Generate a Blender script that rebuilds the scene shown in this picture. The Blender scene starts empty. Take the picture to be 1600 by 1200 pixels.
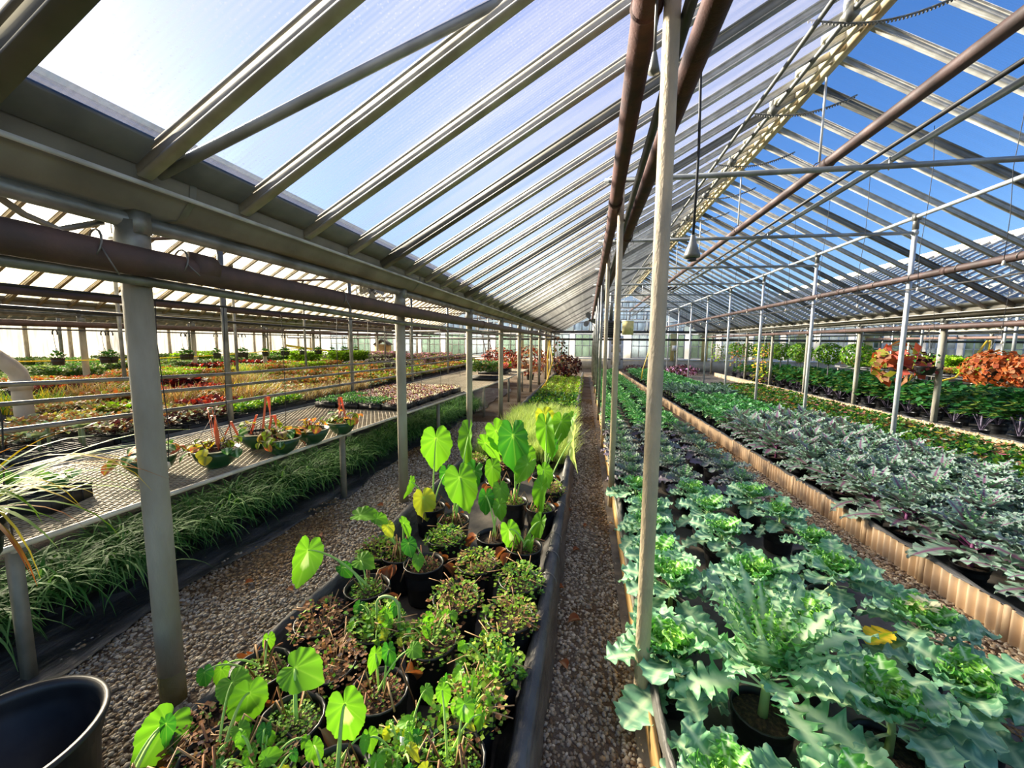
import bpy, math, random
import numpy as np
from mathutils import Matrix, Vector

# ------------------------------------------------------------------ camera, sky, sun, exposure
SC = bpy.context.scene
COL = SC.collection
R = math.radians
cam_d = bpy.data.cameras.new('camera')
cam = bpy.data.objects.new('camera', cam_d)
COL.objects.link(cam)
cam_d.sensor_width = 36.0
cam_d.lens = 620.0 / 1600.0 * 36.0
cam_d.clip_start = 0.02
cam_d.clip_end = 400
EYE = Vector((0, 0, 1.7))
ydir = Vector((118.0, 65.0, -620.0)).normalized()          # greenhouse axis seen from the camera
zdir = Vector((30.0, 5259.38, 620.0)).normalized()         # up
xdir = ydir.cross(zdir)
zdir = xdir.cross(ydir)
cam.matrix_world = Matrix.Translation(EYE) @ Matrix((xdir, ydir, zdir)).to_4x4()
SC.camera = cam

SUN_DIR = Vector((-0.86, 0.36, 0.40)).normalized()
world = bpy.data.worlds.new('world')
SC.world = world
world.use_nodes = True
wn, wl = world.node_tree.nodes, world.node_tree.links
bg = wn['Background']
sky = wn.new('ShaderNodeTexSky')
sky.sky_type = 'NISHITA'
sky.sun_disc = False
sky.sun_elevation = math.asin(SUN_DIR.z)
sky.sun_rotation = math.atan2(SUN_DIR.x, SUN_DIR.y)
sky.altitude = 0
sky.air_density = 1.0
sky.dust_density = 0.6
sky.ozone_density = 2.5
hsv = wn.new('ShaderNodeHueSaturation')
hsv.inputs['Saturation'].default_value = 1.3
hsv.inputs['Hue'].default_value = 0.512
wl.new(sky.outputs[0], hsv.inputs['Color'])
wl.new(hsv.outputs[0], bg.inputs['Color'])
bg.inputs['Strength'].default_value = 0.25
sun_d = bpy.data.lights.new('sun', 'SUN')
sun_d.energy = 45.0
sun_d.angle = R(13)
sun_d.color = (1.0, 0.90, 0.74)
sun = bpy.data.objects.new('sun', sun_d)
COL.objects.link(sun)
sun.rotation_euler = SUN_DIR.to_track_quat('Z', 'Y').to_euler()
SC.view_settings.view_transform = 'Standard'
SC.view_settings.look = 'None'
SC.view_settings.gamma = 1.0
SC.view_settings.use_curve_mapping = False
SC.view_settings.exposure = 0.0
SC.cycles.max_bounces = 10
SC.cycles.diffuse_bounces = 4
SC.cycles.glossy_bounces = 2
SC.cycles.transmission_bounces = 6
SC.cycles.transparent_max_bounces = 24
SC.cycles.sample_clamp_indirect = 6.0
SC.cycles.caustics_reflective = False
SC.cycles.caustics_refractive = False

# ------------------------------------------------------------------ materials
def srgb(*c):
    return tuple((x / 255.0 / 12.92 if x / 255.0 <= 0.04045 else ((x / 255.0 + 0.055) / 1.055) ** 2.4) for x in c)

def new_mat(name):
    m = bpy.data.materials.new(name)
    m.use_nodes = True
    return m, m.node_tree.nodes, m.node_tree.links, m.node_tree.nodes['Principled BSDF']

def mat(name, col, rough=0.6, metal=0.0, col2=None, scale=6.0, detail=4.0, lo=0.35, hi=0.65, bump=0.0, bscale=None, stretch=None, spec=0.5):
    """plain surface colour, optionally mottled with a second colour by noise, optionally bumped"""
    m, n, l, p = new_mat(name)
    c = srgb(*col)
    p.inputs['Base Color'].default_value = (*c, 1)
    p.inputs['Roughness'].default_value = rough
    p.inputs['Metallic'].default_value = metal
    p.inputs['Specular IOR Level'].default_value = spec
    if col2 or bump:
        tc = n.new('ShaderNodeTexCoord')
        mp = n.new('ShaderNodeMapping')
        l.new(tc.outputs['Object'], mp.inputs[0])
        if stretch:
            mp.inputs['Scale'].default_value = stretch
    if col2:
        no = n.new('ShaderNodeTexNoise')
        no.inputs['Scale'].default_value = scale
        no.inputs['Detail'].default_value = detail
        l.new(mp.outputs[0], no.inputs['Vector'])
        r = n.new('ShaderNodeValToRGB')
        r.color_ramp.elements[0].position = lo
        r.color_ramp.elements[1].position = hi
        r.color_ramp.elements[0].color = (*c, 1)
        r.color_ramp.elements[1].color = (*srgb(*col2), 1)
        l.new(no.outputs['Fac'], r.inputs[0])
        l.new(r.outputs[0], p.inputs['Base Color'])
    if bump:
        nb = n.new('ShaderNodeTexNoise')
        nb.inputs['Scale'].default_value = bscale or scale * 3
        nb.inputs['Detail'].default_value = 5
        l.new(mp.outputs[0], nb.inputs['Vector'])
        b = n.new('ShaderNodeBump')
        b.inputs['Strength'].default_value = bump
        b.inputs['Distance'].default_value = 0.02
        l.new(nb.outputs['Fac'], b.inputs['Height'])
        l.new(b.outputs[0], p.inputs['Normal'])
    return m

def tint_mat(name, rough=0.5, transl=0.25, tcol=(1.0, 1.0, 0.55), spec=0.4, sheen=0.0):
    """surface that takes its own colour from the mesh attribute 'tint'; leaves let light through"""
    m, n, l, p = new_mat(name)
    a = n.new('ShaderNodeAttribute')
    a.attribute_name = 'tint'
    oi = n.new('ShaderNodeObjectInfo')
    hs = n.new('ShaderNodeHueSaturation')
    mr = n.new('ShaderNodeMapRange')
    mr.inputs[3].default_value = 0.85
    mr.inputs[4].default_value = 1.15
    l.new(oi.outputs['Random'], mr.inputs[0])
    l.new(mr.outputs[0], hs.inputs['Value'])
    l.new(a.outputs['Color'], hs.inputs['Color'])
    l.new(hs.outputs[0], p.inputs['Base Color'])
    p.inputs['Roughness'].default_value = rough
    p.inputs['Specular IOR Level'].default_value = spec
    if transl:
        t = n.new('ShaderNodeBsdfTranslucent')
        mx = n.new('ShaderNodeMixShader')
        mul = n.new('ShaderNodeMix')
        mul.data_type = 'RGBA'
        mul.blend_type = 'MULTIPLY'
        mul.inputs[0].default_value = 1.0
        gain = n.new('ShaderNodeVectorMath')
        gain.operation = 'SCALE'
        gain.inputs['Scale'].default_value = 1.5
        l.new(hs.outputs[0], mul.inputs[6])
        mul.inputs[7].default_value = (*tcol, 1)
        l.new(mul.outputs[2], gain.inputs[0])
        l.new(gain.outputs[0], t.inputs['Color'])
        mx.inputs[0].default_value = transl
        l.new(p.outputs[0], mx.inputs[1])
        l.new(t.outputs[0], mx.inputs[2])
        l.new(mx.outputs[0], n['Material Output'].inputs[0])
    return m

def panel_mat(name, haze, tint, diff):
    """twin wall roof sheet: mostly see-through, partly diffusing, ribbed along the slope, beaded with water"""
    m, n, l, p = new_mat(name)
    n.remove(p)
    tc = n.new('ShaderNodeNewGeometry')
    tr = n.new('ShaderNodeBsdfTransparent')
    tr.inputs[0].default_value = (*tint, 1)
    tl = n.new('ShaderNodeBsdfTranslucent')
    tl.inputs[0].default_value = (*diff, 1)
    gl = n.new('ShaderNodeBsdfGlossy')
    gl.inputs['Roughness'].default_value = 0.25
    no = n.new('ShaderNodeTexNoise')
    mp = n.new('ShaderNodeMapping')
    mp.inputs['Scale'].default_value = (0.6, 7.0, 0.6)
    l.new(tc.outputs['Position'], mp.inputs[0])
    l.new(mp.outputs[0], no.inputs['Vector'])
    no.inputs['Scale'].default_value = 1.6
    no.inputs['Detail'].default_value = 6
    vo = n.new('ShaderNodeTexVoronoi')
    vo.inputs['Scale'].default_value = 55
    l.new(tc.outputs['Position'], vo.inputs['Vector'])
    wv = n.new('ShaderNodeTexWave')
    wv.bands_direction = 'Y'
    wv.inputs['Scale'].default_value = 14
    l.new(tc.outputs['Position'], wv.inputs['Vector'])
    r = n.new('ShaderNodeMapRange')
    r.inputs[1].default_value = 0.3
    r.inputs[2].default_value = 0.75
    r.inputs[3].default_value = haze * 0.72
    r.inputs[4].default_value = haze * 1.3
    l.new(no.outputs['Fac'], r.inputs[0])
    ad = n.new('ShaderNodeMath')
    ad.operation = 'MULTIPLY_ADD'
    ad.inputs[1].default_value = haze * 0.22
    l.new(wv.outputs['Fac'], ad.inputs[0])
    l.new(r.outputs[0], ad.inputs[2])
    dr = n.new('ShaderNodeMath')
    dr.operation = 'LESS_THAN'
    dr.inputs[1].default_value = 0.22
    l.new(vo.outputs['Distance'], dr.inputs[0])
    ad2 = n.new('ShaderNodeMath')
    ad2.operation = 'MULTIPLY_ADD'
    ad2.inputs[1].default_value = haze * 0.35
    l.new(dr.outputs[0], ad2.inputs[0])
    l.new(ad.outputs[0], ad2.inputs[2])
    mx = n.new('ShaderNodeMixShader')
    l.new(ad2.outputs[0], mx.inputs[0])
    l.new(tr.outputs[0], mx.inputs[1])
    l.new(tl.outputs[0], mx.inputs[2])
    lw = n.new('ShaderNodeLayerWeight')
    lw.inputs[0].default_value = 0.5
    fr = n.new('ShaderNodeMath')
    fr.operation = 'POWER'
    fr.inputs[1].default_value = 5.0
    l.new(lw.outputs['Facing'], fr.inputs[0])
    mg = n.new('ShaderNodeMixShader')
    fs = n.new('ShaderNodeMath')
    fs.operation = 'MULTIPLY'
    fs.inputs[1].default_value = 0.3
    l.new(fr.outputs[0], fs.inputs[0])
    l.new(fs.outputs[0], mg.inputs[0])
    l.new(mx.outputs[0], mg.inputs[1])
    l.new(gl.outputs[0], mg.inputs[2])
    l.new(mg.outputs[0], n['Material Output'].inputs[0])
    return m

M = {}
M['sheet_w'] = panel_mat('roof_sheet_weathered', 0.40, (0.88, 0.93, 1.0), (0.115, 0.12, 0.15))
M['sheet_c'] = panel_mat('roof_sheet_clear', 0.13, (0.93, 0.96, 1.0), (0.9, 0.95, 1.0))
M['sheet_y'] = panel_mat('roof_sheet_overexposed', 0.46, (1.0, 0.97, 0.88), (0.46, 0.42, 0.31))  # diffusing colour raised and warmed so the sheet looks overexposed by the sun
M['sheet_d'] = panel_mat('roof_sheet_neighbour', 0.14, (0.93, 0.96, 1.0), (0.07, 0.08, 0.09))  # clear sheet with its diffusing colour darkened to suppress the sun's glow
M['wall_sheet'] = panel_mat('wall_sheet', 0.7, (1.0, 1.0, 1.0), (0.25, 0.25, 0.24))
M['alu'] = mat('aluminium_bar', (216, 213, 203), 0.6, 0.0, (186, 182, 172), 9, stretch=(1, 1, 1))
M['bar_dark'] = mat('dark_truss_bar', (104, 104, 98), 0.6, 0.0, (130, 128, 118), 5)
M['bar_yellow'] = mat('yellowed_bar', (176, 164, 136), 0.6, 0.0, (146, 134, 110), 8)
M['gutter'] = mat('weathered_gutter', (150, 143, 126), 0.7, 0.0, (120, 113, 98), 3, bump=0.1, bscale=40)
M['galv'] = mat('galvanised_pipe', (150, 150, 144), 0.45, 0.45, (112, 110, 100), 7, bump=0.08, bscale=60)
M['galv_post'] = mat('weathered_gutter_post', (176, 170, 152), 0.75, 0.0, (138, 130, 110), 5, detail=8, bump=0.25, bscale=50, stretch=(1, 1, 0.35))
M['stone_post'] = mat('pitted_tan_post', (204, 184, 152), 0.8, 0.0, (176, 162, 138), 14, detail=10, bump=0.35, bscale=90, stretch=(1, 1, 0.4))
M['white_pipe'] = mat('white_pipe', (226, 228, 226), 0.4, 0.1, (190, 190, 186), 5)
M['grey_pipe'] = mat('grey_pipe', (166, 170, 168), 0.45, 0.3, (130, 132, 128), 5)
M['rust'] = mat('rusty_heating_pipe', (92, 54, 40), 0.75, 0.1, (60, 38, 32), 9, detail=8, bump=0.15, bscale=80)
M['brown_pipe'] = mat('brown_heating_pipe', (98, 74, 66), 0.6, 0.1, (74, 60, 54), 7, detail=7, bump=0.08, bscale=60)
M['dark_pipe'] = mat('dark_iron_pipe', (70, 66, 62), 0.55, 0.3, (44, 42, 40), 8)
M['cream'] = mat('cream_painted_wood', (226, 214, 178), 0.6, 0.0, (186, 150, 104), 4, lo=0.5, hi=0.75)
M['wire'] = mat('black_wire', (34, 34, 36), 0.6)
M['tie_wire'] = mat('galvanised_wire', (120, 118, 112), 0.4, 0.5)
M['pvc'] = mat('white_pvc', (222, 212, 194), 0.5, 0.0, (190, 172, 148), 3)
M['pot'] = mat('black_plastic_pot', (26, 26, 28), 0.42, 0.0, (40, 40, 40), 12)
M['tray'] = mat('black_plastic_tray', (30, 30, 32), 0.5)
M['soil'] = mat('potting_soil', (44, 34, 26), 0.95, 0.0, (92, 72, 52), 60, lo=0.45, hi=0.7, bump=0.8, bscale=90)
M['film'] = mat('black_ground_film', (50, 51, 54), 0.34, 0.0, (112, 111, 112), 4, lo=.45, hi=.75, bump=0.9, bscale=12, stretch=(1.6, 0.5, 1.6))  # grey second tone paints highlights onto the black film
M['liner'] = mat('grey_black_bed_liner', (58, 58, 60), 0.5, 0.0, (96, 94, 90), 7, detail=7, bump=0.6, bscale=22, stretch=(1.4, 0.6, 1.4))
M['liner_bed'] = mat('dusty_bed_liner', (70, 66, 62), 0.65, 0.0, (112, 104, 94), 5, detail=8, bump=0.4, bscale=20)
M['ground'] = mat('trodden_gravel', (120, 106, 90), 0.9, 0.0, (88, 66, 42), 1.6, detail=8, lo=0.4, hi=0.62, bump=0.7, bscale=70)
M['stones'] = tint_mat('gravel_stones', 0.75, 0.0)
M['corr'] = mat('corrugated_tan_edging', (214, 184, 146), 0.6, 0.0, (184, 152, 114), 3, detail=6)
M['steel_mesh'] = mat('galvanised_expanded_mesh', (186, 172, 146), 0.55, 0.1, (156, 144, 120), 6)
M['rail'] = mat('bench_rail', (226, 220, 200), 0.5, 0.15, (196, 188, 168), 8)
M['bench_grey'] = mat('grey_bench_board', (120, 118, 114), 0.7, 0.0, (96, 94, 90), 4)
M['leg'] = mat('grey_bench_leg', (150, 146, 130), 0.6, 0.2, (120, 118, 104), 6)
M['green_bowl'] = mat('dark_green_bowl', (22, 66, 36), 0.3, 0.0, (30, 80, 46), 4)
M['bowl_rim'] = mat('pale_bowl_rim', (200, 196, 160), 0.4)
M['ribbon'] = mat('salmon_ribbon', (250, 130, 88), 0.5, 0.0, (240, 112, 72), 14)
M['hose'] = mat('yellow_hose', (232, 190, 48), 0.45)
M['tape'] = mat('yellow_caution_tape', (246, 214, 24), 0.45)
M['white'] = mat('white_paint', (248, 249, 246), 0.5)
M['glass'] = panel_mat('dull_window_glass', 0.62, (0.72, 0.84, 0.78), (0.34, 0.42, 0.37))
M['glass_b'] = panel_mat('bluish_window_glass', 0.55, (0.84, 0.92, 0.98), (0.46, 0.52, 0.56))
M['end_sheet'] = panel_mat('end_wall_sheet', 0.8, (1.0, 1.0, 1.0), (0.62, 0.62, 0.60))
M['base_wall'] = mat('grey_block_wall', (206, 199, 182), 0.85, 0.0, (184, 175, 156), 3)
M['pale_wall'] = mat('pale_painted_wall', (240, 241, 238), 0.8, 0.0, (228, 230, 230), 1.0)
M['yellow_wall'] = mat('cream_yellow_pier', (240, 226, 160), 0.7, 0.0, (226, 206, 130), 2)
M['wood'] = mat('plain_wood', (206, 168, 104), 0.7, 0.0, (180, 140, 84), 5, stretch=(1, 1, 5))
M['heater'] = mat('dark_heater_case', (64, 64, 66), 0.5, 0.3)
M['chrome'] = mat('bare_steel_wire', (160, 158, 150), 0.35, 0.7)
M['leaf'] = tint_mat('leaf_matte', 0.62, 0.22, spec=0.2)
M['leaf_wax'] = tint_mat('leaf_waxy', 0.5, 0.16, (0.9, 1.0, 0.7), 0.3)
M['leaf_thin'] = tint_mat('leaf_thin_bright', 0.5, 0.42, (1.0, 1.0, 0.4))
M['tinted'] = tint_mat('tinted_plain', 0.6, 0.0)

# ------------------------------------------------------------------ helpers
class MB:
    """collects vertices, faces and colours; build() links them as one mesh object"""
    def __init__(s):
        s.v, s.f, s.c, s.n = [], [], [], 0

    def add(s, v, faces, col=(1, 1, 1)):
        v = np.asarray(v, float).reshape(-1, 3)
        c = np.asarray(col, float)
        if c.ndim == 1:
            c = np.tile(c, (len(v), 1))
        s.v.append(v)
        s.c.append(c)
        for f in (faces if isinstance(faces, list) else [faces]):
            f = np.asarray(f, int)
            if f.size:
                s.f.append(f + s.n)
        s.n += len(v)
        return s

    def box(s, x0, x1, y0, y1, z0, z1, col=(1, 1, 1)):
        v = [(x, y, z) for x in (x0, x1) for y in (y0, y1) for z in (z0, z1)]
        return s.add(v, [[0, 1, 3, 2], [4, 6, 7, 5], [0, 4, 5, 1], [2, 3, 7, 6], [0, 2, 6, 4], [1, 5, 7, 3]], col) if False else s.add(
            v, np.array([[0, 1, 3, 2], [4, 6, 7, 5], [0, 4, 5, 1], [2, 3, 7, 6], [0, 2, 6, 4], [1, 5, 7, 3]]), col)

    def tube(s, pts, r, n=8, col=(1, 1, 1), cap=True, flat=1.0):
        P = np.asarray(pts, float)
        k = len(P)
        rr = np.full(k, r, float) if np.isscalar(r) else np.asarray(r, float)
        T = np.gradient(P, axis=0) if k > 2 else np.tile(P[-1] - P[0], (k, 1))
        T /= np.maximum(np.linalg.norm(T, axis=1), 1e-9)[:, None]
        ref = np.array([0, 0, 1.0]) if abs(T[0][2]) < 0.9 else np.array([1.0, 0, 0])
        V = []
        for i in range(k):
            a = np.cross(T[i], ref)
            if np.linalg.norm(a) < 1e-3:
                a = np.cross(T[i], np.array([0.3, 1.0, 0.2]))
            a /= np.linalg.norm(a)
            b = np.cross(a, T[i])
            ref = b
            th = np.arange(n) * 2 * math.pi / n
            V.append(P[i] + rr[i] * (np.cos(th)[:, None] * a + flat * np.sin(th)[:, None] * b))
        V = np.concatenate(V)
        i = np.arange(n)
        j = (i + 1) % n
        F = np.concatenate([np.stack([q * n + i, q * n + j, (q + 1) * n + j, (q + 1) * n + i], 1) for q in range(k - 1)])
        fs = [F]
        if cap:
            fs += [np.arange(n)[None, ::-1], (np.arange(n) + (k - 1) * n)[None, :]]
        return s.add(V, fs, col)

    def lathe(s, prof, n=16, c=(0, 0, 0), col=(1, 1, 1), wob=0.0):
        th = np.arange(n) * 2 * math.pi / n
        V = []
        for r, z in prof:
            rr = r * (1 + wob * np.sin(3 * th + z * 40))
            V.append(np.stack([c[0] + rr * np.cos(th), c[1] + rr * np.sin(th), np.full(n, c[2] + z)], 1))
        V = np.concatenate(V)
        i = np.arange(n)
        j = (i + 1) % n
        F = np.concatenate([np.stack([q * n + i, q * n + j, (q + 1) * n + j, (q + 1) * n + i], 1) for q in range(len(prof) - 1)])
        return s.add(V, F, col)

    def grid(s, P, col=(1, 1, 1)):
        """P is an (a, b, 3) array of points"""
        a, b = P.shape[:2]
        i, j = np.meshgrid(np.arange(a - 1), np.arange(b - 1), indexing='ij')
        q = (i * b + j).ravel()
        C = np.asarray(col, float)
        if C.ndim == 3:
            C = C.reshape(-1, 3)
        return s.add(P.reshape(-1, 3), np.stack([q, q + b, q + b + 1, q + 1], 1), C)

    def extrude(s, prof, y0, y1, col=(1, 1, 1), closed=True):
        """profile of (x, z) swept along y"""
        p = np.asarray(prof, float)
        k = len(p)
        V = np.concatenate([np.stack([p[:, 0], np.full(k, y), p[:, 1]], 1) for y in (y0, y1)])
        i = np.arange(k if closed else k - 1)
        j = (i + 1) % k
        fs = [np.stack([i, j, j + k, i + k], 1)]
        if closed:
            fs += [np.arange(k)[None, ::-1], (np.arange(k) + k)[None, :]]
        return s.add(V, fs, col)

    def mesh(s, name, material, smooth=False):
        me = bpy.data.meshes.new(name)
        V = np.concatenate(s.v)
        me.vertices.add(len(V))
        me.vertices.foreach_set('co', V.ravel())
        loops = np.concatenate([f.ravel() for f in s.f])
        tot = np.concatenate([np.full(f.shape[0], f.shape[1]) for f in s.f])
        me.loops.add(len(loops))
        me.loops.foreach_set('vertex_index', loops.astype(np.int32))
        me.polygons.add(len(tot))
        st = np.concatenate([[0], np.cumsum(tot)[:-1]])
        me.polygons.foreach_set('loop_start', st.astype(np.int32))
        if smooth:
            me.polygons.foreach_set('use_smooth', np.ones(len(tot), bool))
        at = me.color_attributes.new('tint', 'FLOAT_COLOR', 'POINT')
        C = np.ones((len(V), 4))
        C[:, :3] = np.concatenate(s.c)
        at.data.foreach_set('color', C.ravel())
        me.materials.append(material)
        me.update(calc_edges=True)
        me.validate()
        return me

    def build(s, name, material, parent=None, smooth=False, kind=None, label=None):
        return put(s.mesh(name, material, smooth), name, parent, kind=kind, label=label)

def put(me, name, parent=None, M4=None, kind=None, label=None):
    o = bpy.data.objects.new(name, me)
    COL.objects.link(o)
    if parent is not None:
        o.parent = parent
    if M4 is not None:
        o.matrix_basis = M4
    if kind:
        o['kind'] = kind
    if label:
        o['label'] = label
    return o

def tag(o, label, cat, group=None, kind=None):
    o['label'] = label
    o['category'] = cat
    if group:
        o['group'] = group
    if kind:
        o['kind'] = kind
    return o

def thing(name, label, cat, loc=(0, 0, 0), rotz=0.0, group=None, scale=1.0):
    o = bpy.data.objects.new(name, None)
    COL.objects.link(o)
    o.empty_display_size = 0.1
    o.location = loc
    o.rotation_euler = (0, 0, rotz)
    o.scale = (scale, scale, scale)
    return tag(o, label, cat, group)

def struct(name, loc=(0, 0, 0), label=None):
    o = bpy.data.objects.new(name, None)
    COL.objects.link(o)
    o.location = loc
    o['kind'] = 'structure'
    if label:
        o['label'] = label
    return o

ORD = ['first', 'second', 'third', 'fourth', 'fifth', 'sixth', 'seventh', 'eighth', 'ninth', 'tenth', 'eleventh', 'twelfth', 'thirteenth',
       'fourteenth', 'fifteenth', 'sixteenth', 'seventeenth', 'eighteenth', 'nineteenth', 'twentieth']
def nth(i):
    i = int(i)
    if i < 20:
        return ORD[i]
    t = ['', '', 'twenty', 'thirty', 'forty', 'fifty', 'sixty', 'seventy', 'eighty', 'ninety'][(i + 1) // 10]
    u = (i + 1) % 10
    return (t[:-1] + 'ieth') if u == 0 else t + '-' + ORD[u - 1]

def rot_z(a):
    return Matrix.Rotation(a, 4, 'Z')

def rng(seed):
    return np.random.default_rng(seed)

def basis(d, up=(0, 0, 1)):
    """matrix whose local Y runs along d and local Z is as near 'up' as it can be"""
    y = Vector(d).normalized()
    x = y.cross(Vector(up))
    if x.length < 1e-4:
        x = y.cross(Vector((0.2, 1, 0.1)))
    x.normalize()
    z = x.cross(y)
    return Matrix((x, y, z)).transposed().to_4x4()

# ------------------------------------------------------------------ ground
GUT = [-19.07, -10.47, -1.87, 6.73, 15.33, 23.93]           # gutter lines, bays between them 8.6 m wide
EAVE, RIDGE, YA, YB = 2.37, 4.68, -2.785, 26.0
floor = struct('floor', label='brown trodden gravel floor of the greenhouse')
MB().box(-45, 45, -12, 60, -0.3, 0.0).build('ground_surface', M['ground'], floor)

# ------------------------------------------------------------------ roof: every slope is a ceiling with its bars and sheets as pieces
STEP, NBAR = 0.455, 63
def bar_mesh(L, w, h, material):
    b = MB()
    b.box(0, L, -w / 2, w / 2, -h, -0.006)
    b.box(0, L, -w * 0.8, w * 0.8, -0.014, -0.002)
    b.box(0, L, -w * 0.75, w * 0.75, -h - 0.006, -h + 0.004)
    return b.mesh('rafter', material)

def slope(gx, side, bar, dark, sheet, single, n=NBAR):
    """side +1: rises towards +x from the gutter; -1: towards -x"""
    x0, x1 = gx + side * 0.15, gx + side * 4.31
    dx, dz = x1 - x0, RIDGE - EAVE
    L = math.hypot(dx, dz)
    c = struct('ceiling', label='sloping greenhouse roof of see-through sheets on parallel bars')
    xa = Vector((dx, 0, dz)) / L
    za = Vector((-dz, 0, dx)) / L
    if za.z < 0:
        za = -za
    ya = za.cross(xa)
    B = Matrix((xa, ya, za)).transposed().to_4x4()
    bars = [bar_mesh(L, 0.034, 0.058, bar), bar_mesh(L, 0.04, 0.075, dark)]
    pm = MB().add([(0, 0.02, 0), (L, 0.02, 0), (L, STEP - 0.02, 0), (0, STEP - 0.02, 0)], np.array([[0, 1, 2, 3]])).mesh('glazing_panel', sheet)
    pm2 = MB().add([(0, -0.02, 0), (L, -0.02, 0), (L, -STEP + 0.02, 0), (0, -STEP + 0.02, 0)], np.array([[0, 1, 2, 3]])).mesh('glazing_panel', sheet)
    if single:
        for k in range(n):
            T = Matrix.Translation((x0, YA + STEP * k, EAVE)) @ B
            put(bars[1 if k % 5 == 3 else 0], 'rafter', c, T)
            if k < n - 1:
                put(pm if ya.y > 0 else pm2, 'glazing_panel', c, T)
    else:
        big, sh = MB(), MB()
        bx = lambda w, a, b: [(0, -w, a), (L, -w, a), (L, w, a), (0, w, a), (0, -w, b), (L, -w, b), (L, w, b), (0, w, b)]
        fc = np.array([[0, 1, 2, 3], [4, 7, 6, 5], [0, 4, 5, 1], [2, 6, 7, 3]])
        Bn = np.array(B.to_3x3())
        for k in range(n):
            o = np.array([x0, YA + STEP * k, EAVE])
            big.add(np.array(bx(0.02, -0.06, -0.004)) @ Bn.T + o, fc)
            if k < n - 1:
                sh.add(np.array([(0, 0.02, 0), (L, 0.02, 0), (L, STEP - 0.02, 0), (0, STEP - 0.02, 0)]) * [1, 1 if ya.y > 0 else -1, 1] @ Bn.T + o, np.array([[0, 1, 2, 3]]))
        big.build('rafters', bar, c, kind='stuff')
        sh.build('glazing_panels', sheet, c, kind='stuff')
    return c

slope(GUT[2], 1, M['alu'], M['bar_dark'], M['sheet_w'], True)
slope(GUT[3], -1, M['alu'], M['bar_dark'], M['sheet_c'], True)
slope(GUT[1], 1, M['bar_yellow'], M['bar_yellow'], M['sheet_y'], True)
slope(GUT[2], -1, M['bar_yellow'], M['bar_yellow'], M['sheet_w'], False)
slope(GUT[0], 1, M['bar_yellow'], M['bar_yellow'], M['sheet_y'], False)
slope(GUT[1], -1, M['bar_yellow'], M['bar_yellow'], M['sheet_w'], False)
slope(GUT[3], 1, M['bar_dark'], M['bar_dark'], M['sheet_d'], False)  # dark bar colour subdues the white of sunlit bars on this neighbouring slope
slope(GUT[4], -1, M['alu'], M['bar_dark'], M['sheet_c'], False)
slope(GUT[4], 1, M['bar_dark'], M['bar_dark'], M['sheet_d'], False)
slope(GUT[5], -1, M['alu'], M['bar_dark'], M['sheet_c'], False)

def gutter(g):
    s = struct('trim_%d' % (GUT.index(g) + 1), label='weathered metal roof gutter running the length of the greenhouse')
    p = [(-.17, 2.39), (-.155, 2.39), (-.14, 2.31), (-.075, 2.235), (.075, 2.235), (.14, 2.31), (.155, 2.39), (.17, 2.39), (.155, 2.30), (.085, 2.22), (-.085, 2.22), (-.155, 2.30)]
    MB().extrude([(g + a, b) for a, b in p], YA, YB).build('gutter_trough', M['gutter'], s)
    for sd in (-1, 1):
        MB().extrude([(g + sd * a, b) for a, b in [(.15, 2.385), (.27, 2.445), (.275, 2.425), (.17, 2.36)]], YA, YB).build('eave_sill', M['bar_dark'], s)
        MB().box(g + sd * .178 - .006, g + sd * .178 + .006, YA, YB, 2.285, 2.30).build('gutter_lip', M['alu'], s)
    j = MB()
    for k in range(12):
        y = -0.9 + 2.4 * k
        j.extrude([(g + a * 1.03, b - .006) for a, b in p[6:]] + [(g + a * 1.03, b - .006) for a, b in p[:1]], y, y + .03, closed=False)
    j.build('gutter_joint', M['bar_dark'], s)
    MB().tube([(g, YA, 2.185), (g, YB, 2.185)], 0.032, 10).build('eave_pipe', M['galv'], s, True)
for g in GUT:
    gutter(g)

def ridge(x, i, detail):
    s = struct('trim_%d' % i, label='cream painted wooden ridge beam with roof vent frame')
    MB().box(x - .035, x + .035, YA, YB, 4.56, 4.74).build('ridge_beam', M['cream'], s)
    MB().box(x - .17, x - .13, YA, YB, 4.50, 4.57).build('vent_rail', M['cream'], s)
    if detail:
        for k in range(NBAR - 1):
            MBb = SASH[0] if SASH else None
            if MBb is None:
                b = MB()
                b.extrude([(-.45, -.27), (-.45, -.21), (-.03, 0.0), (-.03, -.06)], -.018, .018)
                SASH.append(b.mesh('vent_bar', M['cream']))
                MBb = SASH[0]
            put(MBb, 'vent_bar', s, Matrix.Translation((x, YA + STEP * k + .24, 4.63)))
SASH = []
ridge(2.43, 7, True)
ridge(-6.17, 8, False)
ridge(-14.77, 9, False)
ridge(11.03, 10, False)
ridge(19.63, 11, False)

# ------------------------------------------------------------------ posts
def post(x, y, z0, z1, r, m, label, foot=None, cap=True, lean=0.0):
    t = thing('support_post', label, 'post', (x, y, z0), 0)
    MB().tube([(0, 0, 0), (lean * .5, 0, (z1 - z0) / 2), (lean, 0, z1 - z0)], r, 14).build('shaft', m, t, True)
    if cap:
        MB().tube([(lean, 0, z1 - z0 - .16), (lean, 0, z1 - z0 + .01)], r * 1.18, 14).build('cap_collar', M['galv'], t, True)
        MB().box(lean - r * 1.3, lean + r * 1.3, -.03, .03, z1 - z0 - .04, z1 - z0 + .05).build('cap_bracket', M['galv'], t)
    if foot:
        MB().tube([(0, 0, -.02), (0, 0, foot)], r * 1.012, 14).build('mossy_foot', M['moss'], t, True, label='green-stained foot of the post')
    return t
M['moss'] = mat('moss_stained_metal', (112, 102, 54), 0.85, 0.0, (126, 116, 84), 8, bump=0.3, bscale=60)

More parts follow.
